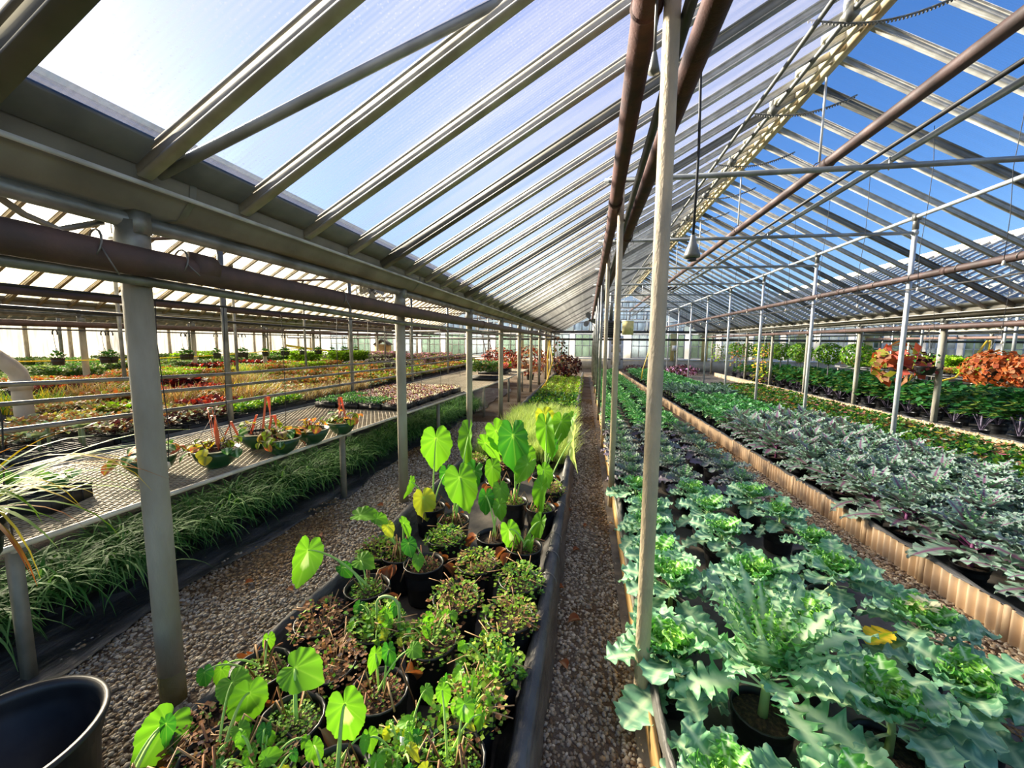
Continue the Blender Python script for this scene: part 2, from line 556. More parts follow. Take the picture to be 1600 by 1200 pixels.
for k in range(10):
    post(-1.87, 1.38 + 2.4 * k, 0, 2.17, .05, M['galv_post'], 'thick weathered gutter post, %s from the camera in the row left of the taro bed' % nth(k), .16 if k == 0 else None)
for k in range(10):
    post(.28, 1.72 + 2.35 * k, 0, 3.46, .0315 if k == 0 else .03, M['stone_post'] if k < 3 else M['galv'],
         'tall pitted tan post, %s from the camera along the gravel aisle' % nth(k), None, k > 0)
for k in range(8):
    post(4.4, 6.6 + 2.4 * k, 0, 3.44, .03, M['white_pipe'], 'tall slim white post, %s from the front under the white roof rail' % nth(k))
for k in range(7):
    post(6.73, 9.1 + 2.4 * k, 0, 2.17, .05, M['galv_post'], 'thick brownish gutter post, %s from the front along the far tan edging' % nth(k))
for k in range(8):
    post(-4.05, 3.86 + 2.45 * k, 0, 3.44, .03, M['galv'], 'slim grey post, %s from the camera at the back of the mesh bench' % nth(k))
for k in range(8):
    post(-8.32, 3.4 + 2.4 * k, 0, 3.44, .03, M['galv'], 'slim grey post, %s from the front deep among the succulent benches' % nth(k))
for k in range(9):
    post(-10.47, 4.2 + 2.4 * k, 0, 2.17, .055, M['galv_post'], 'dark backlit gutter post, %s from the front in the row before the white side wall' % nth(k))
for k in range(6):
    post(-12.6, 7.5 + 3.2 * k, 0, 3.44, .035, M['galv'], 'thin grey post, %s from the front between the side wall and the dark post row' % nth(k))
for k in range(6):
    post(8.9, 10.3 + 2.4 * k, 0, 3.44, .03, M['grey_pipe'], 'slim grey post, %s from the front behind the tall dark kale' % nth(k))
for k in range(4):
    post(13.2, 15.6 + 2.4 * k, 0, 3.44, .035, M['grey_pipe'], 'thin grey post, %s from the front near the cream piers of the end wall' % nth(k))
for k in range(4):
    post(15.33, 18.6 + 2.0 * k, 0, 2.17, .05, M['galv_post'], 'thick gutter post, %s from the front near the far right windows' % nth(k))

# ------------------------------------------------------------------ pipes
def pipe(name, label, cat, pts, r, m, n=12, joints=(), jm=None, group=None, loops=()):
    o = MB().tube(pts, r, n).build(name, m, None, True)
    tag(o, label, cat, group)
    for p, q in joints:
        MB().tube([p, q], r * 1.14, n).build('pipe_coupling', jm or m, o, True)
    for (x, y, z, h) in loops:
        a = np.linspace(-.6, math.pi + .6, 12)
        MB().tube([(x + (r + .006) * math.cos(t), y + .05 * (t / 3.1), z + (r + .006) * math.sin(t)) for t in a], .004, 5).build('wire_loop', M['tie_wire'], o)
        MB().tube([(x + r, y, z), (x + r + .03, y + .03, z - h)], .003, 5).build('wire_tail', M['tie_wire'], o)
    return o

pipe('heating_pipe', 'fat brown heating pipe passing the thick post above the mesh bench', 'pipe', [(-1.76, YA, 2.045), (-1.76, 3.6, 1.985), (-1.76, 25.5, 1.985)], .057, M['brown_pipe'], 16,
     [((-1.76, 1.52, 2.025), (-1.76, 1.62, 2.023)), ((-1.76, 6.5, 1.985), (-1.76, 6.62, 1.985))], M['brown_pipe'], loops=[(-1.76, 1.15, 2.03, .1), (-1.76, 1.46, 2.025, .05), (-1.76, 2.6, 2.0, .08)])
pipe('return_pipe', 'thinner brown pipe slung just under the fat heating pipe', 'pipe', [(-1.80, YA, 1.985), (-1.8, 1.4, 1.935), (-1.8, 3.7, 1.875), (-1.8, 8.7, 1.86), (-1.8, 25.5, 1.87)], .02, M['galv'])
pipe('heating_pipe', 'rusty heating pipe left of the tall aisle posts', 'pipe', [(.165, YA, 3.0), (.19, 1.7, 3.0), (.225, 4.6, 2.98), (.21, 25, 2.96)], .056, M['rust'], 16,
     [((.217, 3.85, 2.985), (.218, 3.95, 2.985)), ((.19, 1.75, 3.0), (.191, 1.76, 3.0)), ((.22, 9, 2.97), (.22, 9.1, 2.97))], loops=[(.22, 4.2 + .42 * i, 2.98, .1) for i in range(6)])
pipe('heating_pipe', 'rusty heating pipe right of the tall aisle posts', 'pipe', [(.47, YA, 3.0), (.45, 1.77, 3.0), (.43, 4.6, 2.98), (.42, 25, 2.96)], .056, M['rust'], 16,
     [((.44, 5.1, 2.98), (.44, 5.2, 2.98))], loops=[(.43, 4.6 + .5 * i, 2.98, .1) for i in range(4)])
pipe('iron_pipe', 'dark iron pipe strapped between the two rusty pipes', 'pipe', [(.35, YA, 2.96), (.335, 1.7, 2.93), (.33, 4.6, 2.86), (.33, 8, 2.8), (.33, 25, 2.8)], .024, M['dark_pipe'])
pipe('heating_pipe', 'dark brown heating pipe hanging on white rods under the ridge', 'pipe', [(2.46, YA, 3.63), (2.46, 25.4, 3.6)], .052, M['brown_pipe'], 14,
     [((2.46, 4.95, 3.62), (2.46, 5.05, 3.62)), ((2.46, 9.8, 3.62), (2.46, 9.9, 3.62))])
pipe('water_pipe', 'thin dark pipe running beside a grey pipe beneath the ridge', 'pipe', [(2.40, YA, 3.33), (2.46, 25.4, 3.31)], .018, M['dark_pipe'])
pipe('water_pipe', 'light grey pipe running on the cross ties beneath the ridge', 'pipe', [(2.52, YA, 3.285), (2.56, 25.4, 3.285)], .026, M['grey_pipe'])
pipe('roof_rail', 'white roof rail carried on the slim white posts', 'pipe', [(4.4, YA, 3.45), (4.4, 25.4, 3.45)], .026, M['white_pipe'])
pipe('roof_rail', 'white roof rail above the rusty pipes over the aisle', 'pipe', [(.28, YA, 3.47), (.28, 25.4, 3.47)], .026, M['grey_pipe'])
pipe('heating_pipe', 'brown heating pipe fixed to the slim white posts', 'pipe', [(4.33, YA, 2.62), (4.33, 25.4, 2.60)], .045, M['brown_pipe'], 12,
     [((4.33, 5.9, 2.62), (4.33, 5.97, 2.62)), ((4.33, 8.0, 2.62), (4.33, 8.07, 2.62))], loops=[(4.33, 5.0 + .7 * i, 2.62, .12) for i in range(8)])
pipe('hose_line', 'thin dark line sagging below the pipe on the white posts', 'pipe', [(4.32, 3 + i * .8, 2.53 - .10 * abs(math.sin(i * .8 * math.pi / 4.8))) for i in range(28)], .012, M['dark_pipe'], 6)
pipe('heating_pipe', 'brown heating pipe at gutter height along the far tan edging', 'pipe', [(6.62, YA, 2.05), (6.62, 25.4, 2.05)], .05, M['brown_pipe'], 12)
pipe('water_pipe', 'thin pipe under the gutter behind the far tan edging', 'pipe', [(6.9, YA, 1.93), (6.9, 25.4, 1.93)], .02, M['grey_pipe'], 8)
pipe('heating_pipe', 'brown pipe at the back of the mesh bench among the slim posts', 'pipe', [(-4.14, YA, 2.06), (-4.14, 25, 1.98)], .03, M['brown_pipe'])
pipe('water_pipe', 'thin dark pipe just below the brown pipe behind the mesh bench', 'pipe', [(-4.14, YA, 1.98), (-4.14, 6, 1.88), (-4.14, 25, 1.88)], .015, M['dark_pipe'], 8)
pipe('heating_pipe', 'high brown pipe on the slim posts behind the mesh bench', 'pipe', [(-4.12, YA, 2.74), (-4.12, 25, 2.70)], .035, M['brown_pipe'])
pipe('heating_pipe', 'dark heating pipe below the far left gutter', 'pipe', [(-10.35, YA, 1.98), (-10.35, 25.4, 1.98)], .06, M['brown_pipe'])
pipe('hanger_rail', 'thin rail the small black hanging pots hook on', 'pipe', [(-9.3, YA, 1.85), (-9.3, 24, 1.85)], .016, M['dark_pipe'], 6)
pipe('water_pipe', 'grey pipe at mid height by the row of dark backlit posts', 'pipe', [(-10.6, YA, 2.14), (-10.6, 25.4, 2.14)], .03, M['galv'], 8)
pipe('heating_pipe', 'brown pipe on the far right gutter posts', 'pipe', [(15.2, 8, 2.0), (15.2, 25.4, 2.0)], .055, M['brown_pipe'], 8)
for i, z in enumerate((1.0, 1.185, 1.32)):
    pipe('bench_rail_pipe', 'galvanised rail pipe behind the mesh bench, %s of three' % ['lowest', 'middle', 'topmost'][i], 'pipe',
         [(-3.93, -1.5, z + .17), (-3.93, 2.0, z + .06), (-3.93, 3.66, z), (-3.93, 8.5, z - .05), (-3.93, 24, z - .06)], .017 + .003 * (i == 0), M['galv'], 10)
for k in range(9):
    ya = 4.07 + 2.35 * k
    o = pipe('tie_pipe', 'pale grey cross tie between aisle post and white post, %s from the camera' % nth(k), 'pipe', [(.12, ya, 3.235), (2.4, ya + .05, 3.225), (4.42, ya + .12 + .05 * k, 3.235)], .024, M['grey_pipe'])
    MB().tube([(4.36, ya + .12 + .05 * k, 3.235), (4.42, ya + .12 + .05 * k, 3.235)], .034, 10).build('tie_clamp', M['white_pipe'], o, True)
    MB().tube([(2.5, ya + .05, 3.19), (2.5, ya + .05, 3.3)], .006, 5).build('wire_loop', M['white_pipe'], o)
for k in range(8):
    y = 2.72 + 2.4 * k
    o = MB().tube([(2.44, y, 3.68), (2.44, y, 4.58)], .012, 6).build('hanger_rod', M['white_pipe'], None, True)
    tag(o, 'white hanger rod from ridge beam to heating pipe, %s from the camera' % nth(k), 'rod')
    MB().tube([(2.44 + .06 * math.cos(a), y, 3.62 + .06 * math.sin(a)) for a in np.linspace(0, 6.0, 12)], .006, 5).build('pipe_strap', M['brown_pipe'], o)
pipe('brace_pipe', 'slanting brace pipe from the thick left post up to the roof rail', 'pipe', [(-1.87, 1.34, 2.27), (.27, 1.95, 3.88 - .4)], .022, M['grey_pipe'])
pipe('brace_pipe', 'kinked low brace under the gutter left of the thick post', 'pipe', [(-1.9, .95, 2.2), (-1.95, 1.1, 2.13), (-1.93, 1.18, 2.10), (-1.9, 1.3, 2.16)], .012, M['galv'], 8)
for sx, lab in ((-8.3, 'among the succulent benches'), (-12.6, 'before the white side wall')):
    for k in range(6):
        pipe('tie_pipe', 'brown cross tie in the left bay %s, %s from the front' % (lab, nth(k)), 'pipe', [(sx, 4.2 + 3.4 * k, 2.95), (sx + 4.2, 4.4 + 3.4 * k, 3.0)], .022, M['brown_pipe'], 8)
pipe('cross_main', 'dark pipe crossing the whole house before the end wall, upper of two', 'pipe', [(-17, 20, 2.22), (22, 20, 2.22)], .05, M['dark_pipe'], 10)
pipe('cross_main', 'dark pipe crossing the whole house before the end wall, lower of two', 'pipe', [(-17, 20.3, 1.85), (22, 20.3, 1.85)], .055, M['dark_pipe'], 10)
pipe('riser_pipe', 'dark elbowed pipe dropping from the ridge near the end wall', 'pipe', [(2.9, 14.2, 3.5), (2.2, 14.2, 3.5), (2.16, 14.2, 3.46), (2.16, 14.2, 2.25)], .055, M['dark_pipe'], 10)

# vent gear under the ridge
sh = pipe('vent_shaft', 'grey shaft of the roof vent gear beside the cream ridge beam', 'shaft', [(2.02, YA, 4.36), (2.02, 24, 4.36)], .022, M['galv'])
pipe('vent_header', 'brown bar carrying the roof vents on the left slope', 'bar', [(1.6, YA, 4.06), (1.6, 25, 4.06)], .02, M['bar_dark'], 6)
for k in range(8):
    y = 2.6 + 1.33 * k
    t = thing('vent_rack', 'curved toothed rack arm of the roof vent gear, %s from the camera' % nth(k), 'rack arm', (2.02, y, 4.36))
    a = np.linspace(0, 1, 15)
    px, pz = -.40 + 1.2 * a, .0 - .16 * np.sin(a * 2.7) + .12 * a
    arm = MB()
    for s_ in range(14):
        p0, p1 = np.array([px[s_], pz[s_]]), np.array([px[s_ + 1], pz[s_ + 1]])
        arm.tube([(p0[0], 0, p0[1]), (p1[0], 0, p1[1])], .009, 4)
    arm.build('rack_bar', M['galv'], t)
    te = MB()
    for q in np.linspace(0.05, .98, 44):
        x_, z_ = np.interp(q, a, px), np.interp(q, a, pz)
        te.box(x_ - .005, x_ + .005, -.006, .006, z_ - .022, z_ - .006)
    te.build('rack_teeth', M['bar_dark'], t, kind='stuff')
    MB().tube([(-.02, -.05, -.03), (-.02, .05, -.03)], .05, 12).build('pinion_case', M['galv'], t, True)
    MB().box(-.06, .0, -.02, .02, -.02, .10).build('pinion_bracket', M['galv'], t)

# hanging wires
def wire(x, y, z0, z1, label, group, weight=True, sway=.02, seed=0):
    g = rng(seed)
    n = 5
    P = [(x + sway * g.normal() * (i not in (0,)), y + sway * g.normal(), z0 + (z1 - z0) * i / (n - 1)) for i in range(n)]
    o = MB().tube(P, .0035, 4).build('hanging_wire', M['wire'])
    tag(o, label, 'wire', group)
    if weight:
        p = P[-1]
        MB().lathe([(.0, .02), (.008, .015), (.014, -.02), (.0, -.026)], 8, p).build('wire_weight', M['pvc'], o, True)
    return o
for k in range(14):
    wire(3.55 + .03 * (k % 2), 4.3 + .95 * k, 4.03, 2.42 - .1 * (k % 3), 'thin black dripper wire hanging in the blue roof half, %s from the camera' % nth(k), 'dripper wires hung over the kale beds', True, .018, k)
for k in range(12):
    wire(5.4, 6.4 + 1.1 * k, 3.02, 1.75 - .2 * (k % 2), 'thin dripper wire over the flower bed right of the white posts, %s from the front' % nth(k), 'dripper wires over the flower bed', True, .015, 40 + k)
for k, (x, y, z0, z1) in enumerate([(-2.62, 1.30, 1.95, .72), (-2.75, 2.12, 1.95, .86), (-2.76, 2.62, 1.95, .88), (-2.76, 3.22, 1.95, .84), (-2.76, 4.05, 1.95, .82), (-2.76, 4.7, 1.95, .85), (-2.76, 5.5, 1.95, .9), (-2.76, 6.3, 1.95, .8), (-2.76, 7.2, 1.95, .8), (-2.76, 8.4, 1.95, .9)]):
    wire(x, y, z0, z1, 'black dripper wire hanging to the mesh bench, %s from the camera' % nth(k), 'dripper wires hung over the mesh bench', True, .012, 80 + k)
pipe('dripper_line', 'thin black line over the mesh bench carrying the dripper wires', 'pipe', [(-2.62, .2, 1.95), (-2.75, 2, 1.95), (-2.76, 24, 1.95)], .008, M['wire'], 5)
lamp = thing('lamp_cord', 'black cord with a cone shaped grey socket hanging beside the tan post', 'lamp', (.60, 2.6, 2.24))
MB().tube([(0, 0, .05), (.006, 0, .6), (-.006, 0, 1.0), (.0, 0, 1.40)], .008, 6).build('cord', M['wire'], lamp)
MB().lathe([(.012, .10), (.02, .06), (.045, -.01), (.047, -.03), (.03, -.035)], 14).build('socket_cone', M['galv'], lamp, True)
MB().lathe([(.0, -.02), (.025, -.03), (.025, -.05), (.0, -.055)], 12).build('socket_insert', M['heater'], lamp, True)
lamp = thing('lamp_cord', 'looped grey cord with a small socket tied to the nearest tan post', 'lamp', (.215, 1.66, 2.72))
MB().tube([(0, 0, .03), (.0, 0, .25), (.03, -.01, .42), (.07, -.02, .48), (.075, -.02, .40), (.03, -.01, .28), (-.01, 0, .27)], .006, 6).build('cord', M['tie_wire'], lamp)
MB().lathe([(.008, .05), (.014, .02), (.022, -.02), (.0, -.03)], 12).build('socket_cone', M['galv'], lamp, True)

# ------------------------------------------------------------------ end wall and side wall
wb = struct('wall_back', label='end wall of the greenhouse with windows over a grey block base')
MB().box(-19.2, 24, YB, YB + .2, 0, .62).build('block_base', M['base_wall'], wb)
MB().box(-19.2, 24, YB + .06, YB + .08, .62, 2.3).build('wall_face', M['end_sheet'], wb)
MB().box(-19.2, 24, YB + .06, YB + .1, 2.3, 4.75).build('gable_sheets', M['sheet_w'], wb)
MB().box(-19.2, 24, YB - .04, YB + .06, .62, .72).build('sill_ledge', M['white'], wb)
MB().box(-19.2, 24, YB - .02, YB + .06, 2.26, 2.36).build('wall_beam', M['white'], wb)
wn_ = [0]
PANE = {}
def window(x, z, w, h, nx, nz, gl):
    wn_[0] += 1
    t = struct('window_%d' % wn_[0], (x, YB, z), 'white framed window of %d panes in the end wall' % (nx * nz))
    f = MB()
    fw = .06
    for (a, b, c, d) in [(-w / 2, w / 2, 0, fw), (-w / 2, w / 2, h - fw, h), (-w / 2, -w / 2 + fw, 0, h), (w / 2 - fw, w / 2, 0, h)]:
        f.box(a, b, -.05, .05, c, d)
    for i in range(1, nx):
        c = -w / 2 + w * i / nx
        f.box(c - .022, c + .022, -.04, .04, 0, h)
    for i in range(1, nz):
        f.box(-w / 2, w / 2, -.04, .04, h * i / nz - .022, h * i / nz + .022)
    f.build('window_frame', M['white'], t)
    key = (round(w / nx, 2), round(h / nz, 2), gl)
    if key not in PANE:
        PANE[key] = MB().box(0, w / nx - .03, -.008, .008, 0, h / nz - .03).mesh('pane', M[gl])
    for i in range(nx):
        for j in range(nz):
            put(PANE[key], 'pane', t, Matrix.Translation((-w / 2 + w * i / nx + .015, .01, h * j / nz + .015)))
for i in range(24):
    x = -17.6 + 1.75 * i
    if abs(x - 1.7) < .6:
        continue
    window(x, .74, 1.42, 1.5, 3, 2, 'glass' if i % 3 else 'glass_b')
for bx in (2.43, -6.17, 11.03, 19.63):
    for j, zz in enumerate((2.42, 3.12)):
        hw = 3.4 - j * 1.35
        n = int(hw * 2 / 1.0)
        for i in range(n):
            window(bx - hw + (i + .5) * 2 * hw / n, zz, 2 * hw / n - .1, .6, 2, 1, 'glass_b')
    window(bx, 3.8, .9, .5, 2, 1, 'glass_b')
d = struct('door_1', (1.78, YB, 0), 'grey door in the end wall at the end of the kale bed')
MB().box(-.45, .45, -.04, .04, .05, 2.15).build('door_leaf', M['pale_wall'], d)
for a, b in ((-.3, -.04), (.04, .3)):
    for c, e in ((.3, .9), (1.1, 1.5), (1.6, 2.0)):
        MB().box(a, b, -.055, -.035, c, e).build('door_panel', M['base_wall'], d)
MB().tube([(.36, -.04, 1.05), (.36, -.1, 1.05), (.28, -.1, 1.05)], .015, 6).build('door_handle', M['chrome'], d)
for i, x in enumerate((-2.55, -1.0 - 3.3, 5.2, 7.0, 12.2, 15.65, 17.45, 19.2)):
    o = MB().box(x - .16, x + .16, YB - .14, YB + .05, .62, 2.26).build('trim_%d' % (20 + i), M['yellow_wall'], kind='structure')
wlft = struct('wall_left', label='white translucent side wall behind the succulent benches')
MB().box(-19.2, -19.0, YA, YB, 0, .5).build('base_board', M['base_wall'], wlft)
pm = MB().box(-.01, .01, 0, 1.16, .5, 2.3).mesh('wall_panel', M['wall_sheet'])
bm_ = MB().box(-.05, .05, -.04, .04, 0, 2.35).mesh('wall_bar', M['bar_yellow'])
for k in range(24):
    put(pm, 'wall_panel', wlft, Matrix.Translation((-19.07, YA + 1.2 * k + .02, 0)))
    put(bm_, 'wall_bar', wlft, Matrix.Translation((-19.05, YA + 1.2 * k, 0)))
wr = struct('wall_right', label='white translucent side wall on the far side')
MB().box(23.93, 24.0, YA, YB, .3, 2.3).build('wall_sheets', M['wall_sheet'], wr)

# fans, heater, boards, ladder, shed
def ring(b, r, z, t=.004, axis='y', n=24, c=(0, 0, 0)):
    a = np.linspace(0, 2 * math.pi, n + 1)
    b.tube([(c[0] + r * math.cos(q), c[1] + z, c[2] + r * math.sin(q)) for q in a], t, 5, cap=False)
fan = thing('basket_fan', 'round wire basket fan hung above the fat brown heating pipe', 'fan', (-3.1, 5.4, 2.43), .5)
b = MB()
for r, z in ((.06, -.12), (.12, -.11), (.17, -.08), (.21, -.03), (.22, .02), (.21, .07), (.15, .10)):
    ring(b, r, z)
for q in np.linspace(0, 2 * math.pi, 17)[:-1]:
    b.tube([(r * math.cos(q), z, r * math.sin(q)) for r, z in ((.03, -.12), (.12, -.11), (.17, -.08), (.215, -.02), (.21, .07), (.1, .1))], .003, 4)
b.build('fan_cage', M['chrome'], fan)
for k in range(4):
    a = k * math.pi / 2
    P = np.array([[(r * math.cos(a + s_ * w), .02 * s_, r * math.sin(a + s_ * w)) for s_ in (-1, 0, 1)] for r, w in ((.03, .5), (.1, .45), (.17, .4))])
    MB().grid(P).build('fan_blade', M['chrome'], fan)
MB().tube([(0, .02, 0), (0, .16, 0)], .06, 12).build('fan_motor', M['heater'], fan, True)
MB().tube([(0, .1, 0), (0, .1, .57)], .012, 6).build('fan_rod', M['galv'], fan)
fan = thing('ceiling_fan', 'small three bladed grey fan under the white roof slope', 'fan', (.06, 15, 2.52), .0)
MB().tube([(0, -.05, 0), (0, .2, 0)], .05, 10).build('fan_motor', M['heater'], fan, True)
MB().tube([(0, .1, 0), (.2, .1, -.3)], .012, 6).build('fan_rod', M['galv'], fan)
for k in range(3):
    a = math.pi / 2 + .3 + k * 2.094
    P = np.array([[(r * math.cos(a) - s_ * w * math.sin(a), -.03 * s_, r * math.sin(a) + s_ * w * math.cos(a)) for s_ in (-1, 0, 1)] for r, w in ((.05, .03), (.12, .08), (.2, .1), (.27, .07), (.3, .02))])
    MB().grid(P).build('fan_blade', M['bench_grey'], fan)
ht = thing('unit_heater', 'dark boxy unit heater hung high before the end wall', 'heater', (.95, 17.5, 1.9))
MB().box(-.4, .4, -.3, .3, 0, .72).build('case', M['heater'], ht)
for j in range(7):
    MB().box(-.36, .36, -.33, -.3, .06 + .09 * j, .11 + .09 * j).build('louver', M['dark_pipe'], ht)
MB().tube([(0, 0, .7), (0, 0, 2.0)], .08, 10).build('flue', M['galv'], ht, True)
wbd = thing('notice_board', 'cream yellow board hung beside the dark heater', 'board', (1.75, 18.5, 2.05))
MB().box(-.24, .24, -.03, .03, 0, .62).build('board', M['yellow_wall'], wbd)
MB().box(-.26, .26, -.035, .0, .6, .64).build('board_rail', M['white'], wbd)
for q in (-.2, .2):
    MB().tube([(q, .0, .6), (q, .0, 2.28)], .008, 5).build('hanger_rod', M['galv'], wbd)
sb = thing('control_box', 'small grey box fixed before the cream pier in the end wall', 'box', (5.0, 24.5, 1.25))
MB().box(-.16, .16, -.1, .1, 0, .32).build('case', M['base_wall'], sb)
MB().box(-.14, .14, -.115, -.1, .02, .3).build('lid', M['pale_wall'], sb)
MB().tube([(0, 0, -1.25), (0, 0, 0)], .03, 8).build('stand_pipe', M['galv'], sb)
shed = thing('wood_cabinet', 'plain wooden gabled cabinet standing far back on the left', 'cabinet', (-11.2, 20.5, 0), .1)
MB().box(-.36, .36, -.3, .3, 0, 1.5).build('case', M['wood'], shed)
MB().extrude([(-.42, 1.46), (0, 1.72), (.42, 1.46), (.42, 1.52), (0, 1.79), (-.42, 1.52)], -.35, .35).build('gable_roof', M['bench_grey'], shed)
MB().box(-.3, .3, -.325, -.3, .2, 1.4).build('door', M['wood'], shed)
ld = thing('ladder', 'red ladder leaning by the end wall left of the aisle', 'ladder', (-5.6, 23.5, 0), .0)
for s_ in (-.2, .2):
    MB().tube([(s_, 0, 0), (s_ - .9, 1.2, 2.4)], .03, 6).build('side_rail', M['red'] if 'red' in M else M['rust'], ld)
for j in range(8):
    f = .1 + j * .11
    MB().tube([(-.2 - .9 * f, 1.2 * f, 2.4 * f), (.2 - .9 * f, 1.2 * f, 2.4 * f)], .018, 6).build('rung', M['rust'], ld)

# ------------------------------------------------------------------ plant building blocks
G = {k: np.array(srgb(*v)) for k, v in dict(
    glauc=(122, 170, 140), glauc2=(96, 146, 112), green=(82, 158, 66), bright=(130, 194, 70), core=(204, 222, 110), vein=(196, 222, 180), stalk=(150, 180, 110),
    slate=(104, 124, 116), plum=(112, 100, 118), purple=(132, 70, 112), dkgreen=(40, 92, 44), kale=(80, 142, 88), russ=(144, 172, 150), russ2=(112, 146, 116),
    taro=(112, 176, 48), taro_y=(186, 196, 62), taro_d=(62, 138, 46), taro_v=(176, 222, 110), clover=(112, 160, 60), clover2=(150, 180, 70), dead=(150, 104, 70), dead2=(120, 84, 58), tan=(176, 140, 100),
    grass=(66, 120, 52), grass2=(108, 152, 84), pale=(196, 214, 130), pale2=(160, 190, 96), lime=(150, 186, 40), lime2=(112, 156, 30), orange=(178, 92, 42), orange2=(146, 66, 32), coral=(186, 84, 66),
    red=(150, 40, 38), burg=(84, 36, 44), burg2=(46, 24, 31), pink=(232, 130, 160), white=(236, 232, 224), yellow=(232, 200, 60), olive=(140, 140, 70), beige=(178, 156, 122), greyg=(140, 152, 124),
    brown=(156, 112, 76), moss=(104, 122, 52), succ=(132, 160, 136), mauve=(186, 130, 178), begonia=(150, 150, 60), salmon=(232, 150, 100), blue=(96, 92, 170)).items()}

def lerp(a, b, t):
    t = np.asarray(t)[..., None]
    return np.asarray(a) * (1 - t) + np.asarray(b) * t

def blade_grid(L, W, a0, a1, wf, teeth=0.0, ntooth=7, nu=16, nv=6, petiole=.18, petw=.06, cA=None, cB=None, vein=None, vw=.22, frill=0.0, cup=.25, lob=0.0, nlob=3.5, seed=0, bend=0.0):
    """one leaf that grows along +Y from the origin, rising at angle a0 and ending at angle a1"""
    g = rng(seed)
    t = np.linspace(0, 1, nu)
    s = np.linspace(-1, 1, nv + 1)
    ang = a0 + (a1 - a0) * t ** 1.3
    ds = L / (nu - 1)
    r = np.concatenate([[0], np.cumsum(np.cos(ang[:-1]) * ds)])
    z = np.concatenate([[0], np.cumsum(np.sin(ang[:-1]) * ds)])
    tt = np.clip((t - petiole) / (1 - petiole), 0, 1)
    w = np.where(t < petiole, petw, np.maximum(petw, wf(tt))) * W
    w[-1] *= .35
    ph = g.uniform(0, 6, 2)
    S = np.abs(s)[None, :]
    side = (s > 0).astype(int)
    on = (t > petiole).astype(float)[:, None]
    rnd = lambda f: np.abs(np.sin(math.pi * f * t[:, None] + ph[side][None, :]))
    mult = 1 - on * teeth * (1 - rnd(ntooth) ** .7) * S ** 1.5
    mult = mult * (1 - on * lob * (1 - rnd(nlob) ** .8) * S)
    x = s[None, :] * w[:, None] * mult
    nz = on * (cup * w[:, None] * S ** 2 + frill * S ** 2 * np.sin(2 * math.pi * ntooth * .5 * t[:, None] + ph[side][None, :] * 2))
    x = x + bend * r[:, None] ** 2
    P = np.stack([x, r[:, None] - nz * np.sin(ang)[:, None], z[:, None] + nz * np.cos(ang)[:, None]], -1)
    C = lerp(cA, cB, np.clip(t, 0, 1))[:, None, :] * np.ones((1, nv + 1, 1))
    C = lerp(np.broadcast_to(vein, C.shape), C, np.clip((S - .02) / vw, 0, 1) * np.ones_like(t)[:, None] * on)
    if vein is not None and nv >= 6:
        vv = (np.abs(((t[:, None] * 5.5 - S * .9) % 1.0) - .5) < .1) * on
        C = lerp(C, np.broadcast_to(vein, C.shape), vv * .5)
    return P, np.clip(C, 0, 1)

W_KALE = lambda t: np.sin(math.pi * np.clip(t, 0, 1) ** .95) ** .6 * (.62 + .45 * t) + .02
W_OVAL = lambda t: np.sin(math.pi * np.clip(t, 0, 1) ** .8) ** .8 + .02
W_LONG = lambda t: np.sin(math.pi * np.clip(t, 0, 1) ** .6) ** .9 + .02

def xf(P, M4):
    A = np.array(M4)
    return P @ A[:3, :3].T + A[:3, 3]

def leaf_fan(mb, P, D, size, ratio, col, fold=.3, up=(0, 0, 1)):
    """many small folded leaves, four triangles each"""
    P, D = np.asarray(P, float), np.asarray(D, float)
    n = len(P)
    D = D / np.maximum(np.linalg.norm(D, axis=1), 1e-6)[:, None]
    X = np.cross(D, np.asarray(up, float) + np.array([.013, .017, 0]))
    X /= np.maximum(np.linalg.norm(X, axis=1), 1e-6)[:, None]
    N = np.cross(X, D)
    L = np.asarray(size, float).reshape(-1, 1) * np.ones((n, 1))
    w = L * np.asarray(ratio, float).reshape(-1, 1)
    mid = P + D * L * .5 - N * L * fold * .3
    V = np.stack([P, mid + X * w + N * L * fold * .3, mid, mid - X * w + N * L * fold * .3, P + D * L - N * L * fold * .35], 1).reshape(-1, 3)
    k = np.arange(n)[:, None] * 5
    F = np.concatenate([k + np.array([0, 1, 2]), k + np.array([0, 2, 3]), k + np.array([2, 1, 4]), k + np.array([2, 4, 3])])
    mb.add(V, F, np.repeat(np.asarray(col).reshape(-1, 3) * np.ones((n, 1)), 5, 0))

